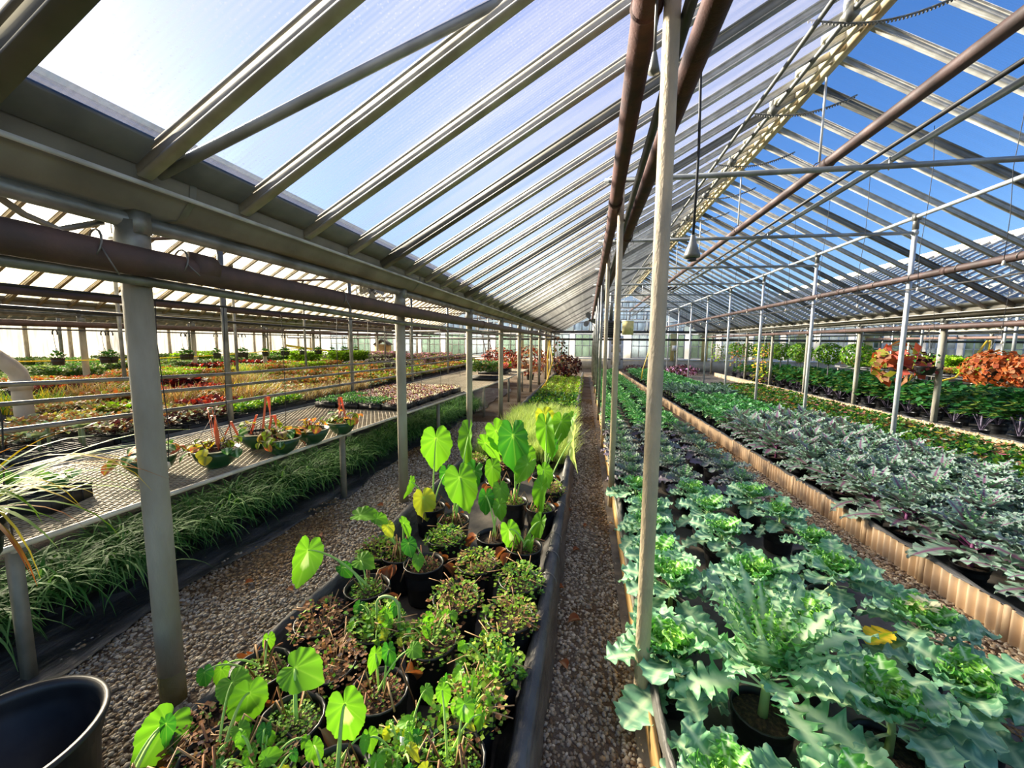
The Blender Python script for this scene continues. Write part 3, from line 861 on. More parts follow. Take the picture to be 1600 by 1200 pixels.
def strips(mb, B, az, length, a0, a1, width, c0, c1, seg=5, twist=None):
    """many arching grass blades"""
    B = np.asarray(B, float)
    n = len(B)
    f = lambda q: np.asarray(q, float) * np.ones(n)
    az, length, a0, a1, width = map(f, (az, length, a0, a1, width))
    t = np.linspace(0, 1, seg + 1)
    ang = a0[:, None] + (a1 - a0)[:, None] * t[None]
    ds = (length / seg)[:, None]
    r = np.concatenate([np.zeros((n, 1)), np.cumsum(np.cos(ang[:, :-1]) * ds, 1)], 1)
    z = np.concatenate([np.zeros((n, 1)), np.cumsum(np.sin(ang[:, :-1]) * ds, 1)], 1)
    ca, sa = np.cos(az)[:, None], np.sin(az)[:, None]
    C = np.stack([B[:, :1] + r * ca, B[:, 1:2] + r * sa, B[:, 2:] + z], -1)
    w = width[:, None] * (1 - t[None] ** 2.2) * .5 + .0004
    Wd = np.stack([-sa * w, ca * w, 0 * w], -1)
    V = np.stack([C - Wd, C + Wd], 2).reshape(-1, 3)
    m = (seg + 1) * 2
    q = np.arange(seg) * 2
    Fq = np.stack([q, q + 1, q + 3, q + 2], 1)
    F = (np.arange(n)[:, None, None] * m + Fq[None]).reshape(-1, 4)
    cc = lerp(np.broadcast_to(np.asarray(c0, float).reshape(-1, 1, 3), (n, seg + 1, 3)), np.broadcast_to(np.asarray(c1, float).reshape(-1, 1, 3), (n, seg + 1, 3)), t[None] * np.ones((n, 1)))
    mb.add(V, F, np.repeat(cc.reshape(-1, 3), 2, 0))

def pick(g, names, n):
    A = np.array([G[k] for k in names])
    return A[g.integers(0, len(A), n)] * g.uniform(.8, 1.2, (n, 1))

def dome(g, n, rx, ry, h, shell=.55):
    """points through a mound and their outward directions"""
    u = g.uniform(0, 1, n) ** .5
    th = g.uniform(0, 2 * math.pi, n)
    x, y = u * np.cos(th), u * np.sin(th)
    top = np.sqrt(np.maximum(0, 1 - u ** 2 * .85))
    z = top * g.uniform(shell, 1, n)
    P = np.stack([x * rx, y * ry, z * h], 1)
    D = np.stack([x * 1.1 + g.normal(0, .45, n), y * 1.1 + g.normal(0, .45, n), .35 + g.normal(0, .45, n)], 1)
    return P, D

def ball(g, n, r):
    D = g.normal(0, 1, (n, 3))
    D /= np.linalg.norm(D, axis=1)[:, None]
    P = D * (r * g.uniform(.72, 1, n))[:, None]
    T = np.cross(D, g.normal(0, 1, (n, 3)))
    return P, T / np.maximum(np.linalg.norm(T, axis=1), 1e-6)[:, None] + D * .45 + [0, 0, -.25]

POTM = {}
def pot_mesh(r, h):
    k = (round(r, 3), round(h, 3))
    if k not in POTM:
        b = MB().lathe([(.001, .004), (r * .80, .0), (r * .82, .01), (r * .93, h * .78), (r * 1.0, h * .8), (r * 1.01, h * .96), (r * 1.04, h * .97), (r * 1.04, h), (r * .97, h), (r * .95, h * .86), (r * .94, h * .5)], 18)
        s = MB().lathe([(r * .945, h * .84), (r * .6, h * .87), (r * .2, h * .89), (.002, h * .88)], 14)
        POTM[k] = (b.mesh('pot', M['pot'], True), s.mesh('soil', M['soil'], True))
    return POTM[k]
def add_pot(t, r, h):
    a, b = pot_mesh(r, h)
    put(a, 'pot', t)
    put(b, 'soil', t)

# ------------------------------------------------------------------ kale
def kale_proto(style, seed):
    """whorls of leaf meshes; returns list of (mesh points, colours, matrix, material key) and a stem height"""
    g = rng(seed)
    out = []
    if style == 'green':
        wh = [(4, .33, .115, .15, -.95, 'glauc2', 'glauc', .09), (7, .29, .105, .5, -.35, 'glauc2', 'glauc', .13), (7, .24, .09, .75, .05, 'green', 'glauc', .155), (7, .18, .07, .95, .4, 'bright', 'green', .175), (6, .12, .05, 1.15, .75, 'bright', 'bright', .19), (5, .075, .03, 1.35, 1.1, 'core', 'bright', .2)]
        kw = dict(wf=W_KALE, teeth=.24, ntooth=13, frill=.014, cup=.2, lob=.34, nlob=4.6)
    elif style == 'lacy':
        wh = [(6, .36, .09, .35, -.55, 'green', 'glauc', .09), (11, .36, .062, .85, .35, 'green', 'glauc', .12), (13, .33, .055, 1.05, .7, 'green', 'glauc', .14), (11, .26, .045, 1.2, .95, 'bright', 'green', .16), (7, .16, .035, 1.4, 1.2, 'bright', 'bright', .17)]
        kw = dict(wf=W_LONG, teeth=.4, ntooth=19, frill=.01, cup=.1, lob=.9, nlob=8, vw=.5)
    elif style == 'slate':
        wh = [(5, .30, .095, .2, -.7, 'slate', 'plum', .08), (7, .28, .09, .5, -.2, 'slate', 'slate', .11), (7, .22, .07, .8, .2, 'russ2', 'slate', .14), (6, .15, .05, 1.05, .6, 'green', 'russ2', .16)]
        kw = dict(wf=W_KALE, teeth=.3, ntooth=13, frill=.012, cup=.2, lob=.45, nlob=4.6, vw=.14)
    elif style == 'russian':
        wh = [(10, .36, .10, .40, -.5, 'russ2', 'russ', .08), (13, .34, .095, .75, -.1, 'russ2', 'russ', .13), (11, .27, .08, 1.0, .35, 'russ', 'russ', .18), (6, .17, .045, 1.2, .8, 'green', 'russ2', .22)]
        kw = dict(wf=W_LONG, teeth=.4, ntooth=17, frill=.012, cup=.08, lob=.85, nlob=6, vw=.08)
    elif style == 'curly':
        wh = [(7, .28, .09, .3, -.6, 'kale', 'kale', .10), (8, .25, .085, .65, -.1, 'kale', 'green', .13), (7, .18, .065, .95, .4, 'green', 'kale', .16), (5, .1, .04, 1.2, .8, 'bright', 'green', .18)]
        kw = dict(wf=W_KALE, teeth=.35, ntooth=12, frill=.018, cup=.3, lob=.4, nlob=4)
    elif style == 'strap':
        wh = [(8, .42, .04, .6, -.5, 'slate', 'slate', .12), (9, .42, .035, 1.0, .1, 'slate', 'russ2', .16), (6, .3, .03, 1.25, .7, 'dkgreen', 'slate', .2)]
        kw = dict(wf=W_LONG, teeth=.1, ntooth=6, frill=.004, cup=.4, lob=0)
    vein = dict(slate=G['plum'] * 1.2, russian=G['purple'], strap=G['slate'])
    vn = vein.get(style, G['vein'])
    bigger = dict(russian=1.18).get(style, 1.0)
    a = 0.0
    lib = []
    for wi, (n, L, W, a0, a1, cA, cB, z) in enumerate(wh):
        var = [blade_grid(L * bigger * g.uniform(.92, 1.08), W * bigger, a0 + g.normal(0, .06), a1 + g.normal(0, .12), nu=NU[0], nv=NU[1], petiole=.26 if wi < 2 else .12, cA=G[cA] * g.uniform(.9, 1.1), cB=G[cB] * g.uniform(.9, 1.1),
               vein=vn, seed=seed * 31 + wi * 7 + q, bend=g.normal(0, .4), **kw) for q in range(2)]
        lib.append(var)
        for i in range(n):
            a += 2.39996
            sc = g.uniform(.84, 1.12)
            Mx = Matrix.Translation((0, 0, z + g.normal(0, .008))) @ rot_z(a + g.normal(0, .12)) @ Matrix.Rotation(g.normal(0, .10), 4, 'X') @ Matrix.Rotation(g.normal(0, .18), 4, 'Y') @ Matrix.Scale(sc, 4)
            out.append((wi, i % 2, Mx))
    return lib, out, .17
NU = (42, 8)
KALE = {}
def kale_kit(style, var):
    """detailed kit (separate leaves) and the joined kit"""
    k = (style, var)
    if k not in KALE:
        lib, out, sh = kale_proto(style, var + 11 * len(style))
        ms = [[MB().grid(P, C).mesh('leaf', M['leaf_wax'], True) for P, C in v] for v in lib]
        stc = G['purple'] if style in ('russian',) else (G['plum'] if style == 'slate' else G['stalk'])
        st = MB().tube([(0, 0, -.04), (.004, .003, .08), (0, 0, .20)], [.017, .014, .008], 8, stc).mesh('stem', M['tinted'], True)
        KALE[k] = (ms, out, st)
    return KALE[k]
KFAR = {}
def kale_far(style, var):
    k = (style, var)
    if k not in KFAR:
        NUs = globals()['NU']
        globals()['NU'] = (20, 4)
        lib, out, sh = kale_proto(style, var + 11 * len(style))
        globals()['NU'] = NUs
        b = MB()
        for wi, q, Mx in out:
            P, C = lib[wi][q]
            b.grid(xf(P.reshape(-1, 3), Mx).reshape(P.shape), C)
        stc = G['purple'] if style == 'russian' else G['stalk']
        KFAR[k] = (b.mesh('foliage', M['leaf_wax'], True), MB().tube([(0, 0, -.04), (0, 0, .2)], [.016, .008], 6, stc).mesh('stem', M['tinted'], True))
    return KFAR[k]

def kale(style, var, x, y, rz, label, group, z=0.03, pr=.115, ph=.19, sc=1.0, near=True, name='ornamental_kale', lift=0.0):
    t = thing(name, label, 'kale', (x, y, z), rz, group)
    add_pot(t, pr, ph)
    top = Matrix.Translation((0, 0, ph * .85 + lift)) @ Matrix.Scale(sc, 4)
    if near:
        ms, out, st = kale_kit(style, var)
        put(st, 'stem', t, top)
        for wi, q, Mx in out:
            put(ms[wi][q], 'leaf', t, top @ Mx)
    else:
        fo, st = kale_far(style, var)
        put(st, 'stem', t, top)
        put(fo, 'foliage', t, top, kind='stuff')
    return t

rr = random.Random(5)
hand = [('green', .42, 1.80, 'large blue-green kale with yellow heart around the foot of the nearest tan post'), ('lacy', .74, 1.63, 'finely cut feathery green kale beside the nearest tan post'),
        ('green', 1.13, 1.55, 'blue-green kale with wide outer leaves at the lower right, below the pale-hearted kale'), ('green', 1.62, 2.12, 'ornamental kale with a cream white heart nearest the corrugated edging'),
        ('green', 1.50, 1.72, 'ornamental kale with a pale green heart right of the yellow leaf'), ('green', 1.06, 1.99, 'flat green kale just behind the feathery kale'),
        ('green', .50, 2.24, 'compact green kale behind the nearest tan post beside the grey liner'), ('green', 1.0, 2.37, 'green kale on a tall pale stem in the middle of the bed'),
        ('green', 1.46, 2.52, 'green kale on a short stem over an empty dark pot, near the gravel strip'),
        ('green', .50, 1.28, 'kale cut by the lower frame edge, with a broad drooping leaf by the gravel'), ('green', .90, 1.2, 'kale cut by the lower frame edge below the feathery kale'),
        ('green', 1.35, 1.2, 'kale cut by the lower frame edge toward the right corner'), ('green', 1.80, 1.52, 'kale at the right frame edge beside the corrugated edging')]
for i, (st, x, y, lab) in enumerate(hand):
    t = kale(st, i % 4, x, y, rr.uniform(0, 6.3), lab, None, sc=1.02 if i == 0 else 1.22 if i == 1 else (.88 if y > 1.4 else .8), ph=.10 if i in (0, 9) else .19, lift=(-.03 if i == 0 else .02) if y > 1.3 else -.03)
    if 'cream white' in lab:
        b = MB()
        g = rng(3)
        P, D = dome(g, 26, .035, .035, .05)
        leaf_fan(b, P + [0, 0, .40], D, g.uniform(.03, .055, 26), .42, G['white'] * np.array([1, .98, .72]))
        put(MB().grid(*blade_grid(.24, .075, .1, -.35, W_KALE, teeth=.24, ntooth=9, lob=.3, nlob=4, nu=30, nv=8, petiole=.3, cA=G['yellow'], cB=G['yellow'], vein=G['lime'], seed=5)).mesh('yellow_leaf', M['leaf'], True), 'yellow_leaf', t, Matrix.Translation((-.06, 0, .27)) @ rot_z(2.0 - t.rotation_euler.z), label='yellowed lower leaf')
        b.build('heart_leaves', M['leaf'], t, kind='stuff', label='cream white heart leaves')
fence_x = lambda y: 2.43 - .038 * (y - 2.5)
row_names = ['beside the gravel aisle', 'in the middle of the bed', 'along the gravel strip']
yk = [2.95 + .405 * i for i in range(44)]
yy = 2.58
for i in range(45):
    y = 2.58 + .405 * i
    for c, x in enumerate((.5, .99, 1.49)):
        xx = x + (fence_x(y) - 2.3) * .5 * (c / 2.0) + rr.uniform(-.03, .03)
        if y < 2.8 and c != 0:
            continue
        style = 'green' if y < 4.15 else ('slate' if y < 6.9 else 'curly')
        word = {'green': 'blue-green ornamental kale', 'slate': 'dusky slate-purple kale', 'curly': 'bright green kale'}[style]
        kale(style, rr.randrange(3), xx, y + rr.uniform(-.04, .04), rr.uniform(0, 6.3), '%s, %s from the camera, row %s' % (word, nth(i + 4), row_names[c]),
             'potted kale in the bed right of the gravel aisle', near=y < 6.0, sc=.77 if style != 'slate' else .88)
# the bed behind the corrugated edging
bx = (2.72, 3.14, 3.56, 3.98)
bn = ['row nearest the corrugated edging', 'second row behind the corrugated edging', 'third row behind the corrugated edging', 'row along the white posts']
for c, x in enumerate(bx):
    k = 0
    for i in range(42):
        y = 2.3 + .46 * i
        if y < x / 1.3:
            continue
        style = 'russian' if y < 7.6 + .2 * c else ('curly' if y < 11.2 else ('strap' if y < 12.6 else 'curly'))
        word = {'russian': 'grey-green purple-stemmed kale', 'curly': 'bright green curly kale', 'strap': 'dark strap-leaved kale'}[style]
        kale(style, rr.randrange(3), x + (fence_x(y) - 2.43) * .7 + rr.uniform(-.05, .05), y + rr.uniform(-.05, .05), rr.uniform(0, 6.3),
             '%s, %s from the front, %s' % (word, nth(k), bn[c]), 'kale in the bed behind the corrugated edging', pr=.10, ph=.12, sc=.98 if style == 'russian' else .9,
             near=y < 5.2, name='frilly_kale' if style == 'russian' else 'garden_kale', lift=.03)
        k += 1

# bedding flowers between the white posts and the far tan edging
FLW = {}
def bedding(var, flower):
    k = (var, flower)
    if k not in FLW:
        g = rng(700 + var)
        b = MB()
        P, D = dome(g, 46, .115, .115, .11)
        leaf_fan(b, P + [0, 0, .10], D + np.array([0, 0, .1]), g.uniform(.05, .085, 46), .42, pick(g, ['dkgreen', 'grass', 'moss', 'lime2'] if var % 4 else ['dkgreen', 'brown', 'grass', 'moss'], 46))
        f = None
        if flower:
            fb = MB()
            for _ in range(2):
                c = np.array([g.uniform(-.06, .06), g.uniform(-.06, .06), .235])
                a = np.linspace(0, 6.28, 7)[:-1]
                leaf_fan(fb, np.tile(c, (6, 1)), np.stack([np.cos(a), np.sin(a), .25 + 0 * a], 1), .04, .45, G[flower])
            f = fb.mesh('flower', M['leaf'])
        FLW[k] = (b.mesh('foliage', M['leaf']), f)
    return FLW[k]
def small_pot(r, h):
    return pot_mesh(r, h)[0]
n_ = 0
for c in range(7):
    k = 0
    for i in range(44):
        y = 4.4 + .27 * i
        x = 4.72 + .25 * c
        if y < x / 1.1 or n_ > 296:
            continue
        fl = rr.choice([None] * 9 + ['white', 'pink', 'yellow', 'coral'])
        fo, f = bedding(rr.randrange(5), fl)
        t = thing('bedding_plant', 'low leafy bedding plant, %s from the front, %s row from the white posts' % (nth(k), nth(c)), 'flower', (x + rr.uniform(-.02, .02), y, .02), rr.uniform(0, 6), 'bedding plants between the white posts and far edging')
        put(small_pot(.075, .11), 'pot', t)
        put(fo, 'foliage', t, kind='stuff')
        if f:
            put(f, 'flower', t, label='%s flowers' % fl)
        k += 1
        n_ += 1

# tall dark kale beyond the far tan edging
TK = {}
def tall_kale(var):
    if var not in TK:
        g = rng(900 + var)
        b = MB()
        P, D = dome(g, 170, .36, .36, .50, .45)
        leaf_fan(b, P + [0, 0, .34], D * [1, 1, .5] + np.array([0, 0, -.05]), g.uniform(.10, .18, 170), .42, pick(g, ['dkgreen', 'moss', 'grass', 'dkgreen', 'dkgreen'], 170), .5)
        s = MB()
        for _ in range(9):
            a = g.uniform(0, 6.28)
            s.tube([(0, 0, .12 + g.uniform(0, .12)), (.12 * math.cos(a), .12 * math.sin(a), .36), (.26 * math.cos(a), .26 * math.sin(a), .52)], .006, 4, G['plum'])
        s.tube([(0, 0, 0), (0, 0, .5)], .014, 6, G['plum'])
        TK[var] = (b.mesh('foliage', M['leaf']), s.mesh('stem', M['tinted']))
    return TK[var]
for c in range(4):
    k = 0
    for i in range(22):
        y, x = 7.4 + .6 * i, 7.15 + .62 * c
        if y < x / .95:
            continue
        t = thing('tall_kale', 'tall dark kale, %s from the front, %s row beyond the far edging' % (nth(k), nth(c)), 'kale', (x + rr.uniform(-.08, .08), y + rr.uniform(-.1, .1), 0), rr.uniform(0, 6), 'tall kale beyond the far tan edging', rr.uniform(.9, 1.08))
        fo, st = tall_kale(rr.randrange(4))
        put(small_pot(.13, .2), 'pot', t)
        put(st, 'stem', t)
        put(fo, 'foliage', t, kind='stuff')
        k += 1

# lime green ball standards, hanging baskets, trailing vines
def crown_mesh(n, r, cols, size, ratio, seed, name='crown', z=0, squash=.85):
    g = rng(seed)
    b = MB()
    P, D = ball(g, n, r)
    P = P / np.maximum(np.linalg.norm(P, axis=1), 1e-6)[:, None] * (r * g.uniform(.86, 1, n))[:, None]
    leaf_fan(b, P * [1, 1, squash] + [0, 0, z], D, g.uniform(.7, 1.3, n) * size, ratio, pick(g, cols, n), .3, P / np.linalg.norm(P, axis=1)[:, None] + g.normal(0, .25, (n, 3)))
    return b.mesh(name, M['leaf'])
cr = [crown_mesh(900, .38, ['lime2', 'moss', 'grass', 'lime2'], .065, .42, 50 + i) for i in range(2)]
for i, y in enumerate((12.6, 13.9, 15.6, 17.0, 18.6, 20.2, 21.9)):
    t = thing('ball_standard', 'lime green leafy ball on a thin dark stem, %s from the front of a row' % nth(i), 'shrub', (7.35, y, 0), i * 1.3, 'lime green balls in a row')
    put(small_pot(.15, .22), 'pot', t)
    MB().tube([(-.05, 0, .2), (-.02, 0, 1.1)], .012, 6).build('stem', M['wire'], t)
    MB().tube([(.05, 0, .2), (.02, 0, 1.1)], .012, 6).build('stem', M['wire'], t)
    put(cr[i % 2], 'crown', t, Matrix.Translation((0, 0, 1.42)), kind='stuff')

def basket(x, y, z, r, label, cols, n, lr, size, ratio, top, seed, mdn='pot', drop=.75):
    t = thing('hanging_basket', label, 'hanging basket', (x, y, z), .3)
    MB().lathe([(.002, 0), (r * .6, .0), (r * .85, r * .35), (r, r * .95), (r * 1.06, r), (r * 1.06, r * 1.05), (r * .98, r * 1.03), (r * .8, r * .9)], 18).build('bowl', M[mdn], t, True)
    w = MB()
    for k in range(3):
        a = k * 2.094
        w.tube([(r * math.cos(a), r * math.sin(a), r), (0, 0, top - .06)], .003, 4)
    w.tube([(0, 0, top - .06), (0, 0, top)], .004, 5)
    w.build('hanger_wire', M['tie_wire'], t)
    g = rng(seed)
    b = MB()
    P, D = ball(g, n, lr)
    U = P / np.linalg.norm(P, axis=1)[:, None] + g.normal(0, .3, (n, 3))
    P = P * [1, 1, drop] + [0, 0, r + .03]
    keep = (P[:, 2] > r * .9) | (np.hypot(P[:, 0], P[:, 1]) > r * 1.05)
    leaf_fan(b, P[keep], D[keep], g.uniform(.7, 1.3, keep.sum()) * size, ratio, pick(g, cols, keep.sum()), .3, U[keep])
    b.build('foliage', M['leaf'], t, kind='stuff')
    return t
t = basket(6.35, 9.6, 1.13, .16, 'coral red begonia with large starry leaves in a hanging pot behind the first white post', ['coral', 'dead', 'orange2', 'begonia', 'coral'], 110, .40, .21, .36, .95, 61, drop=1.05)
basket(6.45, 9.05, 1.12, .16, 'nearly leafless black hanging pot beside the coral begonia', ['burg2', 'burg', 'dkgreen'], 60, .24, .09, .4, .9, 62, drop=1.1)
basket(6.5, 7.75, 1.12, .17, 'orange-brown coleus ball in a hanging pot before the far kale', ['orange', 'orange2', 'orange', 'brown'], 700, .40, .075, .46, .9, 63)
basket(6.55, 7.15, 1.14, .17, 'orange-brown coleus ball cut by the right frame edge', ['orange', 'orange2', 'orange2', 'brown'], 700, .36, .075, .46, .9, 64)
def vine(x, y, z0, z1, label, cols, n, r, seed):
    t = thing('trailing_vine', label, 'vine', (x, y, z1), 0)
    g = rng(seed)
    zz = g.uniform(0, 1, n)
    a = g.uniform(0, 6.28, n)
    P = np.stack([r * np.cos(a) * g.uniform(.4, 1, n), r * np.sin(a) * g.uniform(.4, 1, n), zz * (z0 - z1)], 1)
    D = np.stack([np.cos(a), np.sin(a), -.6 + 0 * a], 1) + g.normal(0, .3, (n, 3))
    b = MB()
    leaf_fan(b, P, D, g.uniform(.06, .11, n), .42, pick(g, cols, n))
    b.build('foliage', M['leaf'], t, kind='stuff')
    s = MB()
    for k in range(5):
        q = k * 1.26
        s.tube([(r * .3 * math.cos(q), r * .3 * math.sin(q), 0), (r * .6 * math.cos(q + .4), r * .6 * math.sin(q + .4), (z0 - z1) * .5), (r * .4 * math.cos(q), r * .4 * math.sin(q), z0 - z1 + .02)], .006, 4)
    s.tube([(0, 0, 0), (0, 0, z0 - z1 + .5)], .008, 4)
    s.build('vine_stem', M['leg'], t)
vine(6.7, 16.9, 1.75, .25, 'long yellow-green trailing vine hanging to the ground among the lime balls', ['lime', 'yellow', 'olive', 'salmon'], 260, .38, 71)
vine(6.3, 18.4, 1.8, .75, 'mixed green and pink trailing vine left of the long yellow vine', ['lime2', 'salmon', 'grass', 'brown'], 170, .35, 72)
vine(5.9, 19.6, 1.7, .9, 'short yellow-green trailing vine at the far end of the flower bed', ['lime2', 'lime', 'olive'], 150, .4, 73)

# ------------------------------------------------------------------ gravel, edgings, beds
ICO_V = np.array([(0, 0, 1), (.894, 0, .447), (.276, .851, .447), (-.724, .526, .447), (-.724, -.526, .447), (.276, -.851, .447), (.724, .526, -.447), (-.276, .851, -.447), (-.894, 0, -.447), (-.276, -.851, -.447), (.724, -.526, -.447), (0, 0, -1)])
ICO_F = np.array([(0, 1, 2), (0, 2, 3), (0, 3, 4), (0, 4, 5), (0, 5, 1), (1, 6, 2), (2, 7, 3), (3, 8, 4), (4, 9, 5), (5, 10, 1), (6, 7, 2), (7, 8, 3), (8, 9, 4), (9, 10, 5), (10, 6, 1)])
def gravel(name, label, boxes, seed, cols, n_per=1500):
    g = rng(seed)
    b = MB()
    for (x0, x1, y0, y1, f) in boxes:
        n = int((x1 - x0) * (y1 - y0) * n_per * f)
        c = np.stack([g.uniform(x0, x1, n), g.uniform(y0, y1, n), g.uniform(-.002, .008, n)], 1)
        s = g.uniform(.006, .0135, n)[:, None, None] * np.ones((1, 1, 3)) * g.uniform(.65, 1.25, (n, 1, 3)) * [1, 1, .62] / math.sqrt(f)
        a = g.uniform(0, 6.28, n)
        V = ICO_V[None] * s * g.uniform(.85, 1.15, (n, 12, 1))
        V = np.stack([V[..., 0] * np.cos(a)[:, None] - V[..., 1] * np.sin(a)[:, None], V[..., 0] * np.sin(a)[:, None] + V[..., 1] * np.cos(a)[:, None], V[..., 2]], -1) + c[:, None, :]
        F = (np.arange(n)[:, None, None] * 12 + ICO_F[None]).reshape(-1, 3)
        C = np.array([srgb(*q) for q in cols])[g.integers(0, len(cols), n)] * g.uniform(.7, 1.2, (n, 1))
        mo = np.clip(np.sin(c[:, 0] * 4.1 + 1.3 * np.sin(c[:, 1] * 1.7)) + .8 * np.sin(c[:, 1] * 2.3 + c[:, 0] * 2) - .35 + g.normal(0, .35, n), 0, 1)[:, None]
        C = C * (1 - mo) + C * np.array([.62, .45, .25]) * mo
        b.add(V.reshape(-1, 3), F, np.repeat(C, 12, 0))
    o = b.build(name, M['stones'], None, True)
    tag(o, label, 'gravel', kind='stuff')
GC = [(186, 174, 154), (162, 153, 138), (204, 194, 175), (142, 132, 116), (172, 156, 130), (152, 130, 98), (194, 187, 174)]
gravel('gravel_path', 'grey pea gravel on the wide path beside the mesh bench', [(-2.75, -1.5, .7, 2.4, 1.0), (-2.7, -1.5, 2.4, 4.6, .8), (-2.7, -1.45, 4.6, 8.0, .4)], 1, GC, 4300)
gravel('gravel_aisle', 'brown-grey gravel on the narrow aisle between the two beds', [(-.16, .29, .9, 3.2, 1.0), (-.16, .29, 3.2, 6.5, .7), (-.14, .29, 6.5, 12.0, .3)], 2, GC[:5] + [(120, 100, 76)], 4300)
gravel('gravel_strip', 'sunlit tan gravel strip at the foot of the corrugated edging', [(1.88, 2.45, 1.6, 4.2, .9), (1.8, 2.36, 4.2, 7.5, .5)], 3, [(206, 184, 150), (186, 166, 136), (168, 146, 116), (220, 206, 180)], 4300)

# scattered dead leaves
g = rng(8)
DL = [MB().grid(*blade_grid(.09, .028, .3, -.5, W_OVAL, nu=7, nv=4, petiole=.2, cA=G['orange2'], cB=G['dead'], vein=G['tan'], cup=.9, seed=s_)).mesh('dead_leaf', M['leaf'], True) for s_ in range(3)]
for i, (x, y) in enumerate([(.02, 2.3), (-.1, 2.6), (-.08, 3.1), (.05, 3.6), (-.05, 1.9), (-1.9, 2.2), (-2.2, 2.9), (-1.7, 2.9), (-2.0, 3.6), (-1.75, 1.6), (-2.3, 2.2), (-.1, 3.9), (-1.65, 2.0)]):
    o = put(DL[i % 3], 'fallen_leaf', None, Matrix.Translation((x, y, .012)) @ rot_z(g.uniform(0, 6)) @ Matrix.Scale(g.uniform(.6, 1.1), 4))
    tag(o, 'curled brown fallen leaf on the %s gravel, %s from the camera' % ('narrow aisle' if x > -.5 else 'wide path', nth(i)), 'leaf', 'fallen leaves on the aisle gravel' if x > -.5 else 'fallen leaves on the path gravel')

def edging(name, label, x_of, y0, y1, z1, plen, waves, capname=True):
    t = thing(name, label, 'edging', (0, 0, 0))
    y = y0
    i = 0
    while y < y1:
        k = waves * 8
        q = np.linspace(0, 1, k + 1)
        yy_ = y + plen * q * .985
        xx_ = np.array([x_of(v) for v in yy_]) + .016 * np.sin(q * waves * 2 * math.pi)
        P = np.stack([np.stack([xx_, yy_, np.full(k + 1, z)], 1) for z in (-.02, z1 + .008 * math.sin(i * 1.7))], 1)
        P2 = P[:, ::-1] + [.012, 0, 0]
        b = MB().grid(np.concatenate([P, P2, P[:, :1]], 1))
        b.build('corrugated_panel', M['corr'], t, True)
        MB().tube([(x_of(y) - .01, y, -.03), (x_of(y) - .01, y, z1 + .015)], .02, 8).build('edging_stake', M['corr'], t, True)
        y += plen
        i += 1
    n = int((y1 - y0) / .12)
    yy_ = np.linspace(y0, y1, n)
    g_ = rng(4)
    prof = [(-.012, .0), (.0, .016), (.03, .012), (.05, -.03), (.055, -.2)]
    P = np.stack([np.stack([np.array([x_of(v) for v in yy_]) + dx + .004 * g_.normal(size=n), yy_, z1 + dz + .006 * g_.normal(size=n)], 1) for dx, dz in prof], 1)
    MB().grid(P).build('liner_edge', M['liner'], t, True)
edging('corrugated_edging', 'tan corrugated edging with black liner between the two kale beds', fence_x, 1.5, 21.5, .20, .56, 9)
edging('corrugated_edging', 'far tan corrugated edging in front of the tall dark kale', lambda y: 6.62 - .01 * (y - 9), 5.8, 22, .2, .56, 6)

def film_sheet(name, label, x0, x1, y0, y1, z, amp, nx, ny, m, seed, cat='sheet', skew=0.0, edge=0.0):
    g_ = rng(seed)
    X, Y = np.meshgrid(np.linspace(0, 1, nx), np.linspace(y0, y1, ny), indexing='ij')
    Z = z + amp * (np.sin(X * 9 + Y * 2.3 + 2 * np.sin(Y * 1.9)) * .5 + .5 * np.sin(X * 21 - Y * 1.1 + np.sin(Y * 4.1))) + amp * .5 * g_.normal(size=X.shape)
    W0, W1 = x0 + skew * (Y - y0), x1 + edge * np.sin(Y * 2.1) + edge * .6 * np.sin(Y * 5.3) + skew * (Y - y0)
    P = np.stack([W0 + (W1 - W0) * X, Y, np.maximum(Z, .004)], -1)
    o = MB().grid(P).build(name, m, None, True)
    return tag(o, label, cat)
film_sheet('ground_film', 'wrinkled black ground film along the wide path under the mesh bench', -4.3, -2.58, -.5, 14, .018, .010, 26, 220, M['film'], 5, edge=.05)
film_sheet('bed_film', 'dark dusty film on the floor of the kale bed', .26, 2.0, .4, 21, .014, .008, 18, 160, M['liner_bed'], 6, skew=-.008)
film_sheet('bed_film', 'dark film under the frilly kale and bedding flowers', 2.5, 6.6, 1.0, 22, .014, .006, 14, 120, M['liner_bed'], 7)
film_sheet('bed_film', 'dark film under the tall kale beyond the far edging', 6.75, 10.2, 5.0, 22, .012, .005, 10, 60, M['liner_bed'], 9)

# the lined bed left of the aisle
t = thing('lined_bed', 'raised bed left of the aisle lined with black plastic over pipe edges', 'bed', (0, 0, 0))
X, Y = np.meshgrid(np.linspace(-1.5, -.22, 14), np.linspace(.3, 20, 150), indexing='ij')
MB().grid(np.stack([X, Y, .02 + .006 * np.sin(X * 17 + 3 * np.sin(Y * 2)) + .003 * np.sin(Y * 13)], -1)).build('bed_floor', M['liner_bed'], t, True)
def liner_side(xc, out, y0, y1, seed, w):
    g_ = rng(seed)
    n = int((y1 - y0) / .06)
    yy_ = np.linspace(y0, y1, n)
    prof = [(-.10 * out, .02), (-.05 * out, .10), (-.035 * out, .2), (-.01 * out, .225), (.02 * out, .215), (.035 * out, .17), (.045 * out, .08), (.06 * out, .005)]
    P = np.stack([np.stack([xc + dx * w + .008 * np.sin(yy_ * 7 + dz * 30) + .004 * g_.normal(size=n), yy_, dz + .006 * np.sin(yy_ * 5 + dx * 50) + .003 * g_.normal(size=n)], 1) for dx, dz in prof], 1)
    return MB().grid(P)
liner_side(-1.53, -1, .3, 20, 1, 1.0).build('liner_flap', M['liner'], t, True)
liner_side(-.2, 1, .3, 20, 2, 1.15).build('liner_flap', M['liner'], t, True)
